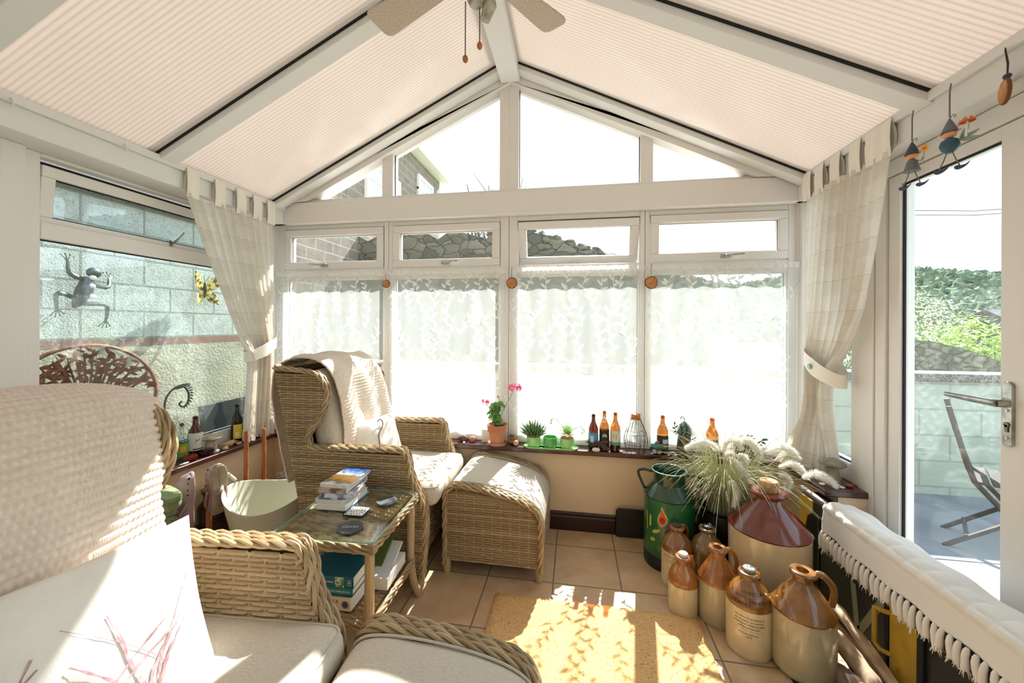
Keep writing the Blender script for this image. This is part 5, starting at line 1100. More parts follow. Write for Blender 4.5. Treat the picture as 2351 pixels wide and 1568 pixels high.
m.build('leaves', gleaf, g); st_.build('stems', stem_m, g)
def umbel(P, c, r, n_, seed):
    R.seed(seed); MB().tube(spline(P, 12), .0018, 5).build('flower_stalk', stem_m, g); m = MB()
    for i in range(n_):
        d = Vector((R.gauss(0, 1.3), R.gauss(0, .8), R.gauss(.15, .45))).normalized(); p = Vector(c)+Vector((d.x*r, d.y*r*.7, d.z*r*.55))
        for k in range(5): a = 2*math.pi*k/5+R.random(); t_ = d.orthogonal().normalized(); q = d.cross(t_); m.leaf(p, t_*math.cos(a)+q*math.sin(a)+d*.3, d, .014, .010, .1, 2)
    for k in range(8): a = R.uniform(0, 6.28); m.leaf((c[0]+math.cos(a)*r*.4, c[1], c[2]-r*.4), (math.cos(a), 0, -1), (0, -1, 0), .011, .004, 0, 2)
    m.build('flower_head', pinkm, g)
umbel([(.01, 0, .11), (.03, -.01, .20), (.075, -.015, .30), (.115, -.02, .372)], (.125, -.02, .395), .042, 30, 3); umbel([(-.01, 0, .11), (-.03, -.01, .20), (-.075, -.01, .275)], (-.085, -.012, .288), .024, 12, 4); umbel([(0, 0, .11), (.01, 0, .22), (.008, 0, .325)], (.008, 0, .328), .004, 1, 5)
# stones to either side
stone('dark brown stone left of the geranium on the back sill', (-.775, 2.60, Z0), .026, (1.3, .9, .85), (92, 62, 50), (120, 84, 70), 4); stone('pinkish stone next to the dark brown one, left of the geranium', (-.705, 2.60, Z0), .022, (1.1, .9, .95), (196, 120, 96), (222, 160, 136), 5)
stone('tiny white pebble at the sill edge left of the geranium', (-.752, 2.548, Z0), .009, (1, 1, .8), (238, 236, 230), (226, 222, 214), 6)
stone('flat tan stone, lowest of the small cairn right of the geranium', (-.410, 2.60, Z0), .028, (1.25, .9, .62), (196, 140, 108), (166, 112, 84), 7, group='stones of the small cairn'); stone('ochre stone in the middle of the small cairn', (-.420, 2.60, Z0+.031), .022, (1.1, .9, .5), (184, 132, 84), (150, 100, 60), 8, group='stones of the small cairn'); stone('thin dark stone on top of the small cairn', (-.424, 2.60, Z0+.0505), .017, (1.2, .9, .36), (80, 66, 54), (110, 92, 76), 9, group='stones of the small cairn')
stone('round pink stone in front of the small cairn', (-.392, 2.567, Z0), .019, (1, 1, .95), (206, 150, 128), (230, 186, 168), 10)
# green tray with three cups
limeg = M('light_green_glaze', (150, 206, 130), .22, coat=.5, spec=.6); midg = M('leaf_green_glaze', (86, 168, 90), .22, coat=.5)
tr = thing('green_tray', 'pale green oval ceramic tray holding three small green pots', 'tray', (-.155, 2.556, Z0)); L_ = .125; r_ = .052
def stadium(k, z): return [(math.copysign(L_, math.cos(a))+(r_+k)*math.cos(a), (r_+k)*math.sin(a)*.88, z) for a in [2*math.pi*(i+.5)/40 for i in range(40)]]
m = MB(); m.grid(np.array([stadium(-.008, 0), stadium(0, .002), stadium(.004, .013), stadium(.002, .014), stadium(-.003, .006), stadium(-.034, .006)]), wrapu=True); m.f.append(tuple(range(39, -1, -1))); m.m.append(0); m.build('dish', limeg, tr)
def cup(label, x, gm):
    t = thing('green_pot', label, 'plant pot', (-.155+x, 2.556, Z0+.0065), 0, 'small green pots on the tray'); MB().lathe([(0, 0), (.040, 0), (.046, .022), (.046, .068), (.0425, .068), (.040, .02), (0, .012)], 36).build('cup', gm, t); return t
cup('light green glazed pot holding the spiky aloe, left on the tray', -.115, limeg); cup('empty mid-green glazed pot in the middle of the tray', -.004, midg); cup('light green glazed pot holding the rosette succulent, right on the tray', .108, limeg)
al = thing('aloe', 'spiky dark green aloe in a terracotta pot set in the left green pot', 'plant', (-.27, 2.556, Z0+.019)); MB().lathe([(0, 0), (.030, 0), (.037, .056), (.040, .058), (.040, .070), (.036, .070), (0, .062)], 28).build('inner_pot', terra, al)
R.seed(14); m = MB()
for i in range(70):
    a = i*2.39996; el = rad(12+70*(i/70.0)); ln = R.uniform(.075, .105); d = Vector((math.cos(a)*math.cos(el), math.sin(a)*math.cos(el), math.sin(el))); p = Vector((math.cos(a)*.012, math.sin(a)*.012, .055)); q = spline([p, p+d*ln*.5, p+d*ln+Vector((0, 0, .012))], 6); m.tube(q, [.0058, .0064, .0058, .0046, .003, .0006], 6)
m.build('leaves', M('aloe_leaf', (78, 112, 66), .5, c2=(150, 172, 130), sc=90, lo=.5, hi=.7), al)
ec = thing('rosette_succulent', 'pale green rosette succulent with arching flower stalks in the right green pot', 'plant', (-.047, 2.556, Z0+.019)); MB().lathe([(0, 0), (.030, 0), (.037, .05), (.039, .062), (0, .058)], 28).build('inner_pot', terra, ec)
m = MB()
for i in range(44):
    a = i*2.39996; f = i/44; el = rad(8+68*f); ln = .066*(1.05-.55*f); p = Vector((math.cos(a)*.006, math.sin(a)*.006, .070+.03*f)); d = Vector((math.cos(a)*math.cos(el), math.sin(a)*math.cos(el), math.sin(el))); n_ = Vector((-math.cos(a)*math.sin(el), -math.sin(a)*math.sin(el), math.cos(el))); m.leaf(p, d, n_, ln, .026*(1.05-.4*f), .12, 5)
m.build('leaves', M('succulent_leaf', (160, 196, 132), .45, c2=(196, 220, 160), sc=30), ec)
for P, fl in (([(0, 0, .07), (-.03, .0, .13), (-.075, .0, .175), (-.105, .0, .172)], 5), ([(0, 0, .07), (.04, 0, .11), (.085, 0, .135), (.105, .0, .115)], 6)):
    s_ = MB().tube(spline(P, 14), .0015, 5).build('flower_stalk', stem_m, ec); m = MB(); 
    for k in range(fl): m.ball((P[-1][0]+R.uniform(-.008, .008), R.uniform(-.004, .004), P[-1][2]-.010*k*.6+R.uniform(-.004, .004)), .0045, 8, 6, (.8, .8, 1.5))
    m.build('buds', M('yellow_bud', (222, 214, 120), .5), s_)
# knobbly root, white stones, lamp cage
rt = thing('knotted_root', 'dark knotted driftwood root in front of the three beer bottles', 'driftwood', (.165, 2.545, Z0)); rootm = M('dark_root', (54, 38, 30), .7, c2=(84, 60, 46), sc=14, bump=.4, bs=40); R.seed(77)
m = MB(); m.tube(spline([(-.05, 0, .03), (-.01, -.002, .055), (.03, -.004, .03), (.06, -.010, .012)], 14), [.008, .010, .014, .016, .017, .016, .018, .017, .015, .016, .014, .012, .010, .006], 10); m.tube(spline([(.02, 0, .02), (.028, 0, .06), (.034, 0, .078)], 8), [.014, .016, .016, .015, .014, .012, .01, .006], 9)
for P in ([(-.03, 0, .03), (-.07, 0, .05), (-.09, 0, .062)], [(-.04, 0, .028), (-.075, 0, .032), (-.10, -.005, .025)], [(-.06, 0, .04), (-.072, .0, .06), (-.07, 0, .075)], [(-.02, 0, .02), (-.05, -.008, .006), (-.07, -.012, .004)]): m.tube(spline(P, 8), [.006, .006, .005, .005, .004, .004, .003, .001], 6)
m.build('root', rootm, rt)
stone('white egg-shaped pebble in front of the dark root', (.140, 2.545-.012, Z0), .016, (1.6, .8, .85), (240, 230, 222), (226, 214, 206), 11, jit=.12); stone('small broken white shell at the sill edge by the lamp', (.300, 2.545, Z0), .011, (1.3, .7, .7), (242, 238, 232), (222, 210, 200), 12, jit=.4); stone('thin white shell upright at the sill edge near the bottles', (.222, 2.54, Z0), .008, (.6, .5, 1.3), (246, 242, 236), (230, 222, 214), 13, jit=.4)
lc = thing('cage_lamp', 'copper-collared wire cage lamp standing on the sill', 'lamp', (.392, 2.560, Z0)); wire = M('bronze_wire', (84, 60, 50), .4, .8)
cp = [(.052, 0), (.066, .03), (.074, .065), (.072, .10), (.060, .145), (.042, .185), (.032, .215), (.029, .235)]; m = MB()
for k in range(14): a = 2*math.pi*k/14; MB().tube(spline([(r*math.cos(a), r*math.sin(a), z) for r, z in cp], 16), .0013, 5).build('cage_wire', wire, lc)
for r, z in ((.0735, .062), (.0665, .125)): MB().tube([(r*math.cos(a), r*math.sin(a), z) for a in [2*math.pi*k/32 for k in range(32)]], .0013, 5, closed=True).build('cage_hoop', wire, lc)
MB().lathe([(.030, .215), (.031, .218), (.030, .248), (.026, .250), (.0, .250)], 28).build('collar', copper, lc)
MB().lathe([(0, .085), (.014, .09), (.022, .105), (.022, .125), (.013, .155), (.011, .215)], 24).build('bulb', clearb, lc)
# painted stone house
ph = thing('painted_stone', 'small stone painted as a teal-roofed cottage at the sill edge', 'ornament', (.520, 2.553, Z0)); teal = M('teal_paint', (60, 140, 120), .5, c2=(40, 100, 96), sc=30); navy = M('navy_paint', (44, 62, 78), .5)
MB().ball((0, 0, .030), .042, 22, 14, (1.0, .55, .72), .2, 3).build('stone', navy, ph); MB().ball((0, .001, .048), .036, 20, 10, (1.0, .62, .75), .2, 6, 2, .55).build('painted_roof', teal, ph)
MB().ball((.004, -.004, .078), .012, 12, 8, (1, .7, .7)).build('pink_pebble', M('pink_pebble', (196, 110, 110), .4), ph); tanp = M('tan_paint', (190, 140, 70), .5); pale = M('pale_blue_paint', (150, 178, 190), .5)
m = MB(); m.lathe([(.0, .0), (.012, .0008)], 16); m.build('painted_door', tanp, ph, loc=(.012, -.0235, .018), rot=(rad(90), 0, 0))
MB().lathe([(.010, 0), (.013, .0008)], 16).build('painted_window', pale, ph, loc=(-.018, -.0215, .024), rot=(rad(84), 0, rad(-20)))
# two metal fairy houses
bronze = M('weathered_bronze', (82, 78, 68), .5, .5, c2=(62, 62, 54), sc=20, bump=.2, bs=60); gm_ = M('verdigris_leaf', (104, 128, 110), .5, .3, c2=(78, 98, 84), sc=30)
f1 = thing('metal_fairy_house', 'dark metal fairy tree house with a leaf roof and curled top on the sill', 'ornament', (.690, 2.566, Z0)); MB().lathe([(0, 0), (.052, 0), (.050, .01), (.034, .15), (.03, .16), (0, .16)], 28).build('trunk', bronze, f1)
m = MB()
for row, (rr_, zz, cnt) in enumerate(((.050, .145, 13), (.042, .160, 12), (.032, .175, 10), (.022, .188, 8), (.012, .20, 6))):
    for k in range(cnt): a = 2*math.pi*(k+.5*(row % 2))/cnt; leaf_at(m, (math.cos(a)*rr_*.5, math.sin(a)*rr_*.5, zz+.012), a, rad(-42), .042, .022, 0.05, 4)
m.build('leaf_roof', gm_, f1); MB().tube(spline([(0, 0, .19), (.0, 0, .222), (-.006, 0, .238), (-.018, 0, .240), (-.024, 0, .231), (-.018, 0, .225)], 16), .0022, 6).build('curl', bronze, f1)
m = MB(); m.tube(spline([(-.03, -.01, .14), (-.055, -.01, .15), (-.062, -.01, .19)], 8), .0016, 5)
for p, a in (((-.058, -.01, .165), 2.6), ((-.062, -.01, .19), 1.5), ((-.050, -.01, .15), 3.4), ((-.058, -.01, .172), .8)): m.leaf(p, (math.cos(a), 0, math.sin(a)), (0, -1, 0), .022, .011, .05, 3)
m.build('leaf_sprig', bronze, f1)
m = MB(); m.tube(spline([(.036, -.02, .13), (.052, -.02, .11), (.050, -.02, .05)], 8), .0014, 5)
for k in range(9): m.leaf((.050, -.022, .115-.009*k), ((-1)**k, 0, .3), (0, -1, 0), .015, .009, 0, 2)
m.build('ivy', blackmetal, f1); m = MB(); m.ball((.004, -.042, .105), .012, 12, 6, (1, .5, .6), top=.55); m.build('toadstool_cap', M('pink_enamel', (196, 120, 120), .5), f1)
MB().lathe([(0, .0006), (.011, 0)], 14).build('door_plate', M('slate_blue_enamel', (70, 92, 116), .5), f1, loc=(.022, -.0475, .045), rot=(rad(82), 0, 0))
f2 = thing('metal_fairy_house', 'dark metal watering-can fairy house with leafy top and side sprig, right end of the sill', 'ornament', (1.040, 2.560, Z0)); MB().lathe([(0, 0), (.056, 0), (.054, .01), (.040, .12), (.036, .13), (0, .125)], 28).build('trunk', bronze, f2)
m = MB(); m.tube(spline([(.04, -.01, .085), (.065, -.012, .10), (.09, -.015, .122)], 8), [.013, .012, .010, .008, .006, .004, .003, .002], 8); m.build('spout', bronze, f2)
m = MB(); R.seed(9)
for p, a, e, s_ in (((.088, -.015, .12), .2, .5, .034), ((.085, -.015, .115), -.1, -.5, .030), ((.10, -.015, .125), .1, .1, .026), ((.0, -.03, .13), 1.2, 1.2, .034), ((.01, -.03, .135), .2, .8, .030), ((-.02, -.03, .13), 2.6, .9, .034), ((.005, -.035, .125), -.3, -.4, .034), ((-.025, -.035, .12), 2.9, -.2, .034), ((.025, -.03, .128), 0, .4, .026)): d = (math.cos(e)*math.cos(a), -.25, math.sin(e)); m.leaf(p, d, (0, -1, .2), s_, s_*.55, .08, 4)
m.build('leaves', gm_, f2); m = MB(); m.ball((-.005, -.03, .132), .018, 12, 8, (1, .8, .8), .4, 5); m.build('flower_rosette', M('pale_moss', (176, 186, 160), .8), f2)
m = MB(); m.tube([(-.03, -.03, .105), (-.058, -.032, .122)], .0014, 5); m.leaf((-.05, -.032, .118), (-1, 0, .6), (0, -1, 0), .022, .011, 0, 3); m.build('side_twig', bronze, f2); MB().obox((-.062, -.034, .092), (.017, 0, 0), (0, .002, 0), (0, 0, .0085)).build('hanging_sign', M('brass_sign', (176, 146, 92), .5, .4), f2, bevel=.002)
MB().tube([(-.042, -.03, .055), (-.054, -.03, .05)], .011, 10).build('side_pipe', bronze, f2); MB().ball((.086, -.016, .092), .007, 10, 8).build('hanging_drop', teal, f2)
# stones along the sill edge
for i, (x, y, s, lb) in enumerate(((.615, 2.548, .016, 'grey pebble at the sill edge right of the painted cottage'), (.628, 2.541, .009, 'small white pebble beside the grey pebble, right of the painted cottage'))): stone(lb, (x, y, Z0), s, (1.2, .8, .7), ((120, 114, 100), (236, 232, 226))[i], ((150, 144, 130), (222, 216, 208))[i], 20+i)
def mushroom(label, loc, k, cap_c, lean=0):
    t = thing('stone_mushroom', label, 'ornament', loc, 0, 'staddle-style stone mushrooms'); sm_ = M('lichen_stone', cap_c, .95, c2=(126, 118, 104), sc=26, bump=.5, bs=50, bd=.004)
    MB().lathe([(0, 0), (.040*k, 0), (.036*k, .03*k), (.024*k, .095*k), (0, .095*k)], 20).build('stem', sm_, t); m = MB(); m.lathe([(0, .090*k), (.045*k, .088*k), (.062*k, .098*k), (.058*k, .112*k), (.035*k, .124*k), (0, .128*k)], 24); 
    for i, v in enumerate(m.v): d = .006*k*noise.noise(Vector(v)*28); m.v[i] = (v[0]+d, v[1]+d, v[2]+d)
    m.build('cap', sm_, t); return t
mushroom('large grey stone mushroom on the right sill end', (1.335, 2.245, Z0), .98, (150, 142, 126)); mushroom('tiny stone mushroom on the right sill left of the large one', (1.275, 2.34, Z0), .42, (170, 160, 144))
for i, (x, y, s, lb, c, c2) in enumerate(((1.385, 2.195, .016, 'orange-brown stone at the right sill end', (176, 96, 44), (150, 78, 36)), (1.305, 2.165, .011, 'white shell at the right sill edge, nearer the case', (244, 240, 234), (226, 220, 212)), (1.335, 2.170, .010, 'white shell at the right sill edge, beside the orange stone', (244, 240, 234), (226, 220, 212)), (1.262, 2.20, .011, 'white pebble on the right sill below the large stone mushroom', (240, 236, 228), (220, 214, 206)))): stone(lb, (x, y, Z0), s, (1.2, .9, .6), c, c2, 30+i)
for i in range(5): stone('%s small white pebble in the row on the right sill corner' % ('farthest', 'second farthest', 'middle', 'second nearest', 'nearest')[i], (1.255+.012*(i % 2), 2.47-.028*i, Z0), .012, (1.1, 1, .6), (240, 236, 230), (214, 206, 196), 40+i, group='white pebbles on the right sill corner')
# ================================================================== left sill
lx = -2.30
t = bottle('brown beer bottle with a pale label and black bird, by the left stone mushroom', (-2.325, 2.02, Z0), .038, .245, dkbrown, [((214, 216, 206), 0, 1, -100, 60), ((60, 60, 58), .05, .12, -60, 30)], fill=.14, shoulder=.56, lab_z=(.16, .60)); 
m = MB(); a_ = lambda x, z: (.0395*math.cos(rad(-25)+x/.0395), .0395*math.sin(rad(-25)+x/.0395), z)
for P in ([(-.014, .09), (.004, .10), (.022, .108), (.004, .106)], [(.004, .102), (.012, .122), (.008, .104)], [(-.014, .112), (-.006, .099), (.0, .102)], [(-.012, .082), (-.002, .098), (-.006, .099)]): m.add([a_(x, z) for x, z in P], [tuple(range(len(P)))])
m.build('bird_print', black_ink, t, ang=0)
t = bottle('clear swing-top bottle with a green fruit label on the left sill', (-2.335, 1.945, Z0), .031, .205, clearb, [((110, 150, 50), 0, 1, -100, 60), ((220, 150, 60), .3, .7, -50, 0), ((40, 70, 40), .9, 1.0, -100, 60)], shoulder=.55, lab_z=(.12, .55)); m = MB(); m.ball((0, 0, .212), .011, 12, 8); m.build('red_stopper', M('red_ceramic', (120, 40, 36), .3), t); MB().tube(spline([(-.016, 0, .18), (-.018, 0, .22), (0, 0, .238), (.018, 0, .222), (.016, 0, .185)], 14), .0013, 5).build('wire_bail', steel, t)
bottle('dark olive green bottle with a bright yellow label on the left sill by the curtain', (-2.325, 2.315, Z0), .035, .26, green_dk, [((232, 206, 70), 0, 1, -80, 10), ((244, 236, 160), .1, .5, -60, -20)], fill=.5, shoulder=.56, lab_z=(.10, .48))
t = bottle('dark bottle tucked behind the curtain at the back left corner', (-2.185, 2.590, Z0), .033, .21, green_dk, [((210, 214, 208), .2, .8, -120, -60)], fill=.5, capm=blackmetal)
mushroom('pale stone mushroom on the left sill beside the brown bottle', (-2.285, 2.085, Z0), .95, (206, 192, 164))
def cone(label, loc, rz, c, c2):
    t = thing('pine_cone', label, 'pine cone', loc, rz, 'pine cones on the left sill'); m = MB(); cm_ = M('pine_cone_scale', c, .8, c2=c2, sc=50)
    for i in range(70):
        f = i/70; a = i*2.39996; r = .021*math.sin(math.pi*(.12+.82*f))**.7; x = -.036+.075*f; d = Vector((.55, math.cos(a), math.sin(a))); m.leaf((x, r*.45*math.cos(a), .021+r*.45*math.sin(a)), d, Vector((-1, math.cos(a)*.5, math.sin(a)*.5)), r*1.05, .012, .1, 2)
    m.build('scales', cm_, t); MB().ball((0, 0, .021), .012, 10, 6, (2.8, .9, .9)).build('core', rootm, t); return t
cone('orange-brown pine cone at the left sill edge by the clear bottle', (-2.262, 1.93, Z0), rad(75), (166, 74, 40), (120, 52, 30)); cone('dark pine cone between the brown bottle and stone mushroom', (-2.262, 2.035, Z0), rad(60), (72, 46, 38), (96, 62, 48))
stone('rough honey-coloured flat stone on the left sill', (-2.285, 2.215, Z0), .040, (.55, 1.5, .45), (206, 170, 124), (166, 130, 92), 50, jit=.6); stone('small white stone at the left sill edge between mushroom and honey stone', (-2.245, 2.15, Z0), .015, (.8, 1.2, .7), (224, 206, 184), (190, 166, 140), 51, jit=.5); stone('grey pebble at the foot of the left stone mushroom', (-2.240, 2.080, Z0), .019, (.8, 1.1, .8), (150, 142, 132), (186, 178, 168), 52); stone('small tan stone beside the honey-coloured one on the left sill', (-2.248, 2.255, Z0), .016, (.8, 1.3, .6), (200, 172, 136), (172, 142, 108), 53, jit=.5)
stone('long brown slab of stone near the corner of the left sill', (-2.275, 2.44, Z0), .045, (.55, 1.45, .38), (150, 128, 104), (118, 98, 80), 54, jit=.35); stone('smooth pale grey stone resting on the brown slab', (-2.285, 2.435, Z0+.032), .034, (.6, 1.3, .42), (186, 190, 184), (206, 208, 202), 55, jit=.1); stone('pale green shell sliver at the left sill edge', (-2.243, 1.885, Z0), .022, (.45, 1.3, .2), (196, 206, 196), (150, 168, 150), 56, jit=.2)
hf = thing('metal_heron', 'grey metal scroll-headed bird ornament on the left sill behind the near armchair', 'ornament', (-2.30, 1.80, Z0)); m = MB()
m.tube(spline([(0, 0, 0), (.0, .02, .10), (0, .055, .20), (0, .04, .27), (0, .018, .33), (0, .03, .40), (0, .075, .445), (0, .125, .445), (0, .155, .40), (0, .15, .345), (0, .12, .325), (0, .10, .345), (0, .115, .36)], 40), [.005]*20+[.0055]*10+[.005]*10, 8); m.build('scroll_neck', fm, hf)
m = MB(); 
for k in range(11): a = rad(70-14*k); p = Vector((0, .115+.048*math.cos(a), .39+.058*math.sin(a))); m.leaf(p, (0, math.cos(a-.5), math.sin(a-.5)), (1, 0, 0), .026, .012, .05, 3)
m.leaf((0, .06, .44), (0, 1, .18), (1, 0, 0), .10, .028, .05, 5); m.build('feathers', fm, hf); m = MB(); m.leaf((0, .02, .33), (.1, -1, -.5), (1, 0, .2), .16, .05, .05, 6); m.build('wing', fm, hf); MB().ball((0, 0, .08), .05, 14, 10, (.6, .8, 1.3)).build('body', M('white_enamel', (226, 228, 226), .5), hf); MB().box(-.03, .03, -.04, .04, 0, .006).build('base', fm, hf)
# ================================================================== left floor: boot rack, boots, churn, tub, bag
pegw = M('varnished_pine', (176, 104, 48), .4, c2=(150, 82, 36), sc=9, stretch=(8, 8, 1), coat=.3)
rk = thing('boot_rack', 'varnished wooden boot rack with upright pegs under the left sill', 'boot rack', (-2.06, 1.92, 0))
MB().box(-.022, .022, -.36, .37, 0, .025).build('base_rail', pegw, rk, bevel=.004); MB().box(.045, .075, -.36, .0, 0, .02).build('front_rail', pegw, rk, bevel=.004)
for y, h in ((-.30, .55), (-.17, .50), (-.05, .50), (.20, .685), (.34, .665)): MB().tube([(0, y, .02), (0, y, h-.01), (0, y, h)], [.0145, .013, .009], 12).build('peg', pegw, rk)
crocm = M('dusky_pink_foam', (176, 150, 150), .7, c2=(160, 132, 134), sc=6); solem = M('muddy_pale_sole', (206, 190, 168), .8, c2=(170, 148, 118), sc=10); holem = M('shoe_hole', (24, 18, 18), .9)
def croc(label, loc, rz):
    """upside down on a peg: toe up, sole towards local +x"""
    t = thing('clog', label, 'shoe', loc, rz, 'pink foam clogs on the boot rack'); Lc = .285
    wd_ = lambda u: .046*interp([(0, .55), (.08, .82), (.22, .88), (.42, .80), (.62, .98), (.8, 1.08), (.92, .88), (1.0, .35)], u); off = lambda u: .006*math.sin(u*4.5)
    P = []
    for j in range(31):
        u = j/30; w = wd_(u)*(1 if 0 < j < 30 else .8); c = off(u); P.append([(x, c+w*math.cos(a), u*Lc) for a, x in [(math.pi*k/10, .0) for k in range(11)]])
    up = np.zeros((31, 17, 3))
    for j in range(31):
        u = j/30; w = wd_(u); d = interp([(0, .055), (.25, .05), (.45, .045), (.6, .072), (.8, .062), (.95, .035), (1, .010)], u); e = min(1, max(0, u*14))**.5*min(1, (1-u)*14)**.5
        for k in range(17): a = math.pi*k/16; up[j, k] = (-abs(math.sin(a))**.7*d*e-.002, off(u)+w*math.cos(a)*(.4+.6*e), u*Lc)
    m = MB().grid(up); m.f.append(tuple(range(16, -1, -1))); m.m.append(0); m.build('upper', crocm, t, ang=60)
    out = [(off(j/30)+wd_(j/30), j/30*Lc) for j in range(31)]+[(off(j/30)-wd_(j/30), j/30*Lc) for j in range(30, -1, -1)]
    m = MB().prism(out, -.004, .012, 'x'); so = m.build('sole', crocm, t, bevel=.004); m = MB()
    for (u0, u1, n_) in ((.06, .34, 8), (.52, .93, 15)):
        for k in range(n_):
            u = u0+(u1-u0)*k/n_; w = wd_(u)*.82; z = u*Lc
            for s in (-1, 1): m.beam((.013, off(u)+s*.002, z), (.013, off(u)+s*w, z+.008), .006, .0045, (1, 0, 0))
    for k in range(34):
        a = 2*math.pi*k/34; m.obox((.013, off(.72)+.043*math.cos(a), .72*Lc+.066*math.sin(a)), (.003, 0, 0), (0, .0035*math.sin(a)+.001, 0), (0, 0, .004))
    m.obox((.013, off(.42), .42*Lc), (.002, 0, 0), (0, .020, 0), (0, 0, .006)); m.build('tread', solem, so, ang=0)
    m = MB()
    for s in (-1, 1):
        for u, xx in ((.62, -.016), (.72, -.018), (.82, -.016), (.91, -.012)): m.ball((xx, off(u)+s*wd_(u)*.93, u*Lc), .0085, 8, 6, (.8, .35, 1.0))
    m.build('side_holes', holem, t); MB().tube(spline([(-.02, .043, .13), (-.06, .03, .05), (-.07, 0, .02), (-.06, -.03, .05), (-.02, -.043, .13)], 16), .007, 8).build('heel_strap', crocm, t); return t
croc('dusky pink foam clog hanging toe-up on a peg, its sole turned sideways, nearer the armchair', (-2.035, 1.742, .285), rad(58)); croc('dusky pink foam clog hanging toe-up on a peg with its ribbed sole facing the room', (-2.0, 1.868, .285), rad(-14))
wl2 = thing('wellington_boot', 'light green rubber boot upside down on a peg behind the near armchair', 'boot', (-2.06, 1.62, .0), rad(-25)); wg_ = M('sage_green_rubber', (150, 164, 116), .5, c2=(128, 142, 96), sc=5); wk = M('dark_boot_seam', (50, 58, 40), .7)
m = MB(); q = spline([(0, 0, .20), (0, 0, .33), (.0, 0, .42), (.03, .0, .475), (.10, .0, .49), (.17, .0, .485)], 22); m.tube(q, [.058, .056, .055, .054, .053, .052, .051, .05, .05, .051, .052, .053, .053, .052, .05, .048, .047, .046, .045, .042, .036, .022], 16); m.build('boot', wg_, wl2)
m = MB(); 
for k in range(9): m.beam((.045-.0, -.052+.001*k, .26+.026*k), (.045, .052, .262+.026*k), .003, .003, (1, 0, 0))
m.build('sole_ridges', wk, wl2, ang=0); MB().prism([(.065+.125*math.copysign(abs(math.cos(a))**.7, math.cos(a)), (.042+.006*math.cos(a))*math.copysign(abs(math.sin(a))**.7, math.sin(a))) for a in [2*math.pi*k/32 for k in range(32)]], .505, .53, 'z').build('sole', wg_, wl2, bevel=.006)
oc = thing('old_milk_churn', 'old dark steel milk churn with lid and wire bail beside the tub', 'milk churn', (-2.178, 2.02, 0)); oc.scale = (.88, .88, 1); om = M('tarnished_steel', (52, 44, 36), .35, .6, c2=(34, 30, 26), sc=6, bump=.15, bs=25)
MB().lathe([(0, 0), (.098, 0), (.10, .01), (.10, .245), (.094, .262), (.074, .285), (.068, .30), (.068, .335), (.078, .338), (.078, .352), (.02, .362), (0, .362)], 40).build('body', om, oc)
m = MB(); m.lathe([(.078, .352), (.08, .356), (.078, .366), (0, .37)], 32); m.build('lid', M('worn_lid_steel', (128, 112, 92), .45, .6, c2=(88, 74, 60), sc=14), oc); MB().tube(spline([(-.05, -.03, .366), (-.02, -.04, .392), (.03, -.03, .392), (.055, -.01, .366)], 14), .0045, 8).build('lid_handle', blackmetal, oc)
MB().tube(spline([(.075, -.02, .325), (.125, -.03, .28), (.128, -.07, .20), (.06, -.115, .165), (-.03, -.118, .175)], 20), .004, 8).build('bail', blackmetal, oc); MB().obox((.078, -.02, .318), (.008, 0, 0), (0, .01, 0), (0, 0, .025)).build('clasp', steel, oc, bevel=.002)
tub = thing('plastic_tub', 'pale sage flexible plastic tub with a looped handle left of the back armchair', 'tub', (-1.775, 2.02, 0)); tubm = M('pale_sage_plastic', (214, 212, 192), .4, spec=.4)
def tubr(a, z, k=0): 
    dip = .045*math.cos(2*(a-rad(-160))); zz = z*(1+.10*math.cos(2*(a-rad(-160)))) if z > .3 else z; r = .165+.085*(z/.38); return ((r-k)*math.cos(a), (r-k)*math.sin(a), zz)
n_ = 56; rows = [[tubr(2*math.pi*i/n_, z) for i in range(n_)] for z in (0, .012, .1, .2, .3, .36, .375)]+[[tubr(2*math.pi*i/n_, z, .007) for i in range(n_)] for z in (.375, .36, .3, .2, .1, .015)]
m = MB().grid(np.array(rows), wrapu=True); k = len(rows); m.f.append(tuple(range(n_-1, -1, -1))); m.m.append(0); m.f.append(tuple((k-1)*n_+i for i in range(n_))); m.m.append(0); m.build('shell', tubm, tub, ang=50)
for a in (rad(-160), rad(20)):
    if a > 0: continue
    P = [tubr(a-.30, .375), tubr(a-.20, .40), tubr(a-.08, .425), tubr(a+.08, .425), tubr(a+.20, .40), tubr(a+.30, .375)]; MB().tube(spline([(p[0]*1.01, p[1]*1.01, p[2]+.012) for p in P], 22), .0105, 10).build('handle', tubm, tub)
bgm = M('spotted_grey_fabric', (176, 160, 148), .95, c2=(122, 106, 98), sc=26, lo=.45, hi=.58, bump=.3, bs=90); m = MB(); m.ball((0, 0, .15), .15, 30, 20, (.8, .62, 1.05), .55, 4, 2.6)
for i, v in enumerate(m.v): d = .022*noise.noise(Vector(v)*14); m.v[i] = (v[0]+d, v[1]-d, max(0, v[2]+d*1.2))
tag(m.build('fabric_bag', bgm, loc=(-2.0, 2.45, 0), ang=80), 'crumpled spotted grey fabric bag on the floor behind the tub', 'bag')
tr_ = MB().prism([(.27+.018-.018*math.cos(t), .02+.018*math.sin(t)) for t in (0, .8, 1.57)]+[(.30, .0)]+[(.52, 0), (.52, .185), (.29, .185), (.275, .175), (.268, .155), (.268, .02)], 2.540, 2.556)
m = MB(); m.prism([(.264, .01), (.275, 0), (.50, 0), (.50, .185), (.285, .185), (.268, .172)], 2.538, 2.552); lt = tag(m.build('boot_tray', M('black_plastic', (30, 27, 26), .5), bevel=.005), 'black plastic tray leaning on the skirting beside the green churn', 'tray')
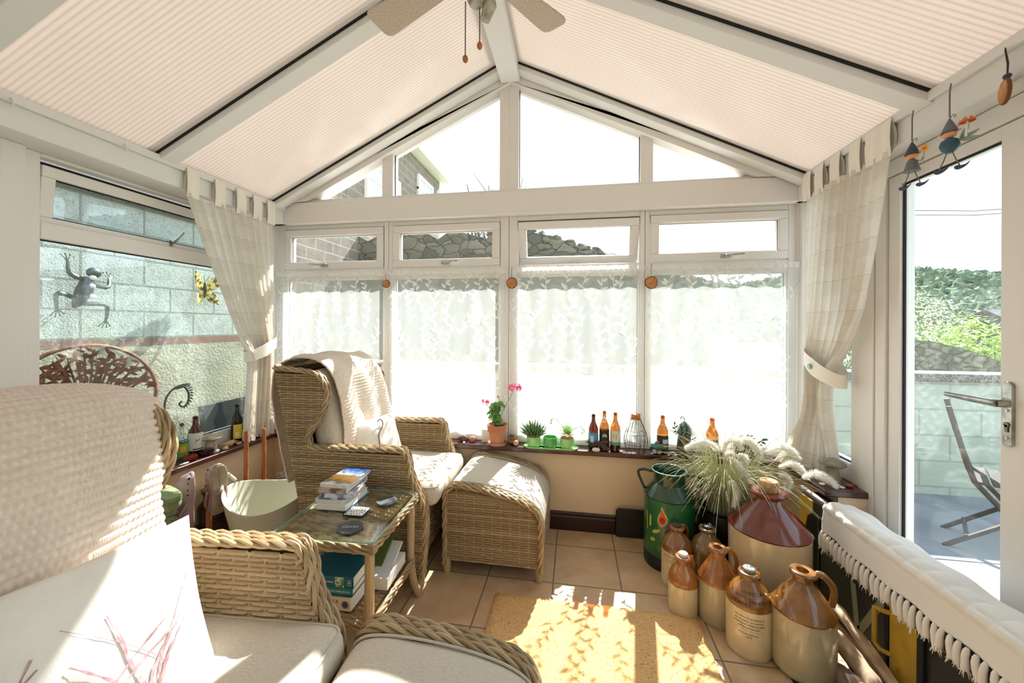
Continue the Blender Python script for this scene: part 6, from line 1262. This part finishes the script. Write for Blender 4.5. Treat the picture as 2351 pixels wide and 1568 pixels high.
# ================================================================== ceiling fan
fan = thing('ceiling_fan', 'pale limed-wood ceiling fan hanging from the ridge, cut by the top edge', 'ceiling fan', (-.362, 1.365, 2.70)); limed = M('limed_wood', (206, 190, 172), .6, c2=(186, 168, 148), sc=14, stretch=(9, 9, 1), bump=.05, bs=90); antique = M('antique_cream_metal', (196, 190, 172), .45, .3, c2=(150, 144, 130), sc=40)
for an, L_ in ((157, .56), (52, .45), (-23, .50), (232, .50)):
    m = MB(); p = [(.10, -.045), (L_-.05, -.068)]+[(L_-.03+.03*math.cos(t), -.038+.03*math.sin(t)) for t in (-1.57, -1.0, -.5, 0)]+[(L_-.03+.03*math.cos(t), .038+.03*math.sin(t)) for t in (0, .5, 1.0, 1.57)]+[(L_-.05, .068), (.10, .045)]
    m.prism(p, -.004, .004, 'z'); m.xf(Matrix.Rotation(rad(an), 4, 'Z') @ Matrix.Rotation(rad(9), 4, 'X')); b = m.build('blade', limed, fan, bevel=.002)
    m = MB(); m.box(.05, .17, -.018, .018, .004, .012); m.xf(Matrix.Rotation(rad(an), 4, 'Z') @ Matrix.Rotation(rad(9), 4, 'X')); m.build('blade_iron', antique, b, bevel=.003)
MB().lathe([(0, -.075), (.05, -.07), (.075, -.04), (.085, -.005), (.08, .06), (.05, .10), (0, .105)], 36).build('motor', antique, fan); MB().cyl((0, 0, .10), (-.07, .0, .33), .012, 12).build('downrod', antique, fan)
MB().lathe([(0, -.16), (.022, -.158), (.030, -.15), (.042, -.12), (.045, -.08), (0, -.07)], 24).build('switch_housing', antique, fan)
m = MB(); m.lathe([(0, 0), (.018, 0), (.026, .06), (.018, .075), (0, .075)], 20); m.build('lamp_holder', antique, fan, loc=(.028, .02, -.20), rot=(0, rad(18), 0))
chain = M('antique_chain', (96, 84, 66), .4, .8); bead = M('wooden_bead', (186, 120, 72), .4, c2=(160, 96, 54), sc=40)
for (x, y, z1) in ((-.042, .0, -.352), (.010, .01, -.302)):
    c = MB().tube([(x, y, -.14), (x, y, z1+.012)], .0022, 6).build('pull_chain', chain, fan); m = MB(); m.ball((x, y, z1), .0105, 14, 10, (1, 1, 1.35)); m.build('bead', bead, c)
# ================================================================== hanging things
slice_m = M('bark_edged_wood_slice', (206, 146, 88), .6, c2=(176, 112, 62), sc=30); barkr = M('slice_bark', (110, 70, 44), .9); cordm = M('dark_leather_cord', (70, 46, 34), .8)
def wood_disc(label, loc, rz, r, ln, beadc=None, mats=slice_m):
    t = thing('wood_slice', label, 'wooden pendant', loc, rz, 'hanging wood slices'); m = MB(); m.lathe([(0, -.006), (r*.92, -.006), (r*.95, -.004), (r*.95, .004), (r*.92, .006), (0, .006)], 32); m.xf(Matrix.Rotation(rad(90), 4, 'X')); m.build('slice', mats, t)
    m = MB(); m.tube([(r*.97*math.cos(a), 0, r*.97*math.sin(a)) for a in [2*math.pi*k/40 for k in range(40)]], .0045, 8, closed=True); m.build('bark_rim', barkr, t)
    MB().tube([(0, -.004, r*.8), (-.002, -.006, r+ln*.5), (0, 0, r+ln)], .0016, 6).build('cord', cordm, t)
    if beadc: MB().tube([(.003, -.004, r*.8), (.006, -.006, r+ln*.5), (.002, 0, r+ln*.96)], .0016, 6).build('cord', cordm, t); MB().ball((0, -.004, r+.010), .010, 14, 10, (1.1, 1, .8)).build('bead', beadc, t)
    return t
wood_disc('small wood slice hanging on the first back mullion from the left', (-1.357, 2.592, 1.663), 0, .027, .04); wood_disc('wood slice hanging on the central back mullion', (-.429, 2.592, 1.655), 0, .035, .075); wood_disc('wood slice hanging from a dark cord on the third back mullion', (.49, 2.592, 1.645), 0, .038, .085)
wood_disc('thick wood slice with a blue bead hanging from the right eaves beam', (1.318, 1.418, 2.095), rad(62), .036, .10, M('navy_bead', (50, 56, 92), .4))
stringm = M('grey_string', (120, 120, 108), .8); skin_m = M('peach_enamel', (232, 166, 128), .5); gh = M('grey_felt_metal', (112, 112, 116), .5, .2); tl = M('petrol_blue_enamel', (44, 84, 104), .4); dkt = M('dark_blue_grey_enamel', (58, 70, 86), .5); orm = M('orange_enamel', (226, 112, 48), .4); wm = M('white_enamel_b', (240, 236, 226), .4); yel2 = M('yellow_enamel', (240, 186, 60), .5); lg2 = M('sage_enamel', (140, 166, 150), .5)
def gnome(label, loc, body_prof, bodym, hatm, item, L_):
    t = thing('metal_gnome', label, 'ornament', loc, rad(-58), 'metal gnomes hanging from the right beam'); t.scale = (.84, .84, .84)
    MB().tube([(0, .0, .045), (.0, .0, .15), (.004, 0, .185)], .0028, 6).build('string', stringm, t)
    m = MB(); m.lathe([(0, 0), (.026, .0), (.022, .012), (.010, .042), (.002, .058), (0, .06)], 20); m.build('hat', hatm, t, loc=(0, 0, -.018)); MB().tube(spline([(.0, 0, .038), (.010, 0, .052), (.018, 0, .046), (.012, 0, .038)], 10), .0016, 5).build('hat_curl', stringm, t)
    MB().ball((0, 0, -.028), .022, 16, 10, (1.0, .9, .72)).build('face', skin_m, t); 
    for s in (-1, 1): MB().leaf((s*.018, 0, -.022), (s, 0, .25), (0, -1, 0), .020, .010, 0, 2).build('ear', skin_m, t)
    MB().lathe(body_prof, 18).build('body', bodym, t, loc=(0, 0, 0))
    for s, fx in ((-1, -.030), (1, .030)):
        zb = body_prof[0][1]; MB().tube(spline([(s*.008, 0, zb+.004), (s*.012+fx*.2, 0, zb-.03), (fx, -.004, zb-.062)], 8), .0022, 6).build('leg', stringm, t)
        m = MB(); m.tube(spline([(fx-.012, -.004, zb-.066), (fx, -.006, zb-.072), (fx+.018, -.006, zb-.068), (fx+.030, -.006, zb-.056)], 8), [.006, .009, .0095, .008, .006, .004, .0025, .001], 8); m.build('boot', dkt, t)
    MB().tube(spline([(.016, -.004, -.05), (.034, -.01, -.062), (.042, -.012, -.048)], 8), .0022, 6).build('arm', stringm, t)
    if item == 'flower':
        m = MB(); m.tube([(.042, -.012, -.075), (.046, -.012, -.015)], .0016, 5); m.build('flower_stem', lg2, t); m = MB()
        for k in range(9): a = 2*math.pi*k/9; m.leaf((.046, -.014, -.012), (math.cos(a), 0, math.sin(a)), (0, -1, 0), .020, .009, .02, 2)
        m.build('petals', yel2, t); MB().ball((.046, -.016, -.012), .006, 10, 6).build('flower_centre', orm, t)
    else:
        MB().tube([(.050, -.012, -.06), (.054, -.012, .0)], .004, 8).build('toadstool_stem', wm, t); MB().ball((.054, -.012, -.002), .024, 16, 8, (1, .8, .9), top=.5).build('toadstool_cap', orm, t); m = MB()
        for a, e in ((.3, .5), (1.2, .9), (2.2, .6), (-1.2, .5), (-2.0, .9), (-.6, 1.1)): m.ball((.054+.024*math.cos(a)*math.cos(e), -.012-.0195*abs(math.cos(e)*math.sin(a)), -.002+.0216*math.sin(e)), .0035, 8, 6)
        m.build('spots', wm, t)
        for d in ((.9, 0, .35), (.5, 0, 1), (.75, 0, -.1)): MB().leaf((.03, -.004, -.065), d, (0, -1, 0), .060, .020, .05, 4).build('leaf', lg2, t)
    return t
gnome('hanging metal gnome in a grey skirt holding a yellow flower, left of the pair', (1.305, 1.732, 2.055), [(.030, -.098), (.028, -.090), (.018, -.05), (.010, -.042), (0, -.040)], gh, dkt, 'flower', 0)
gnome('hanging metal gnome with a round blue body and orange toadstool, right of the pair', (1.305, 1.580, 2.065), [(.012, -.105), (.026, -.088), (.031, -.072), (.026, -.054), (.012, -.044), (0, -.042)], tl, gh, 'toadstool', 0)
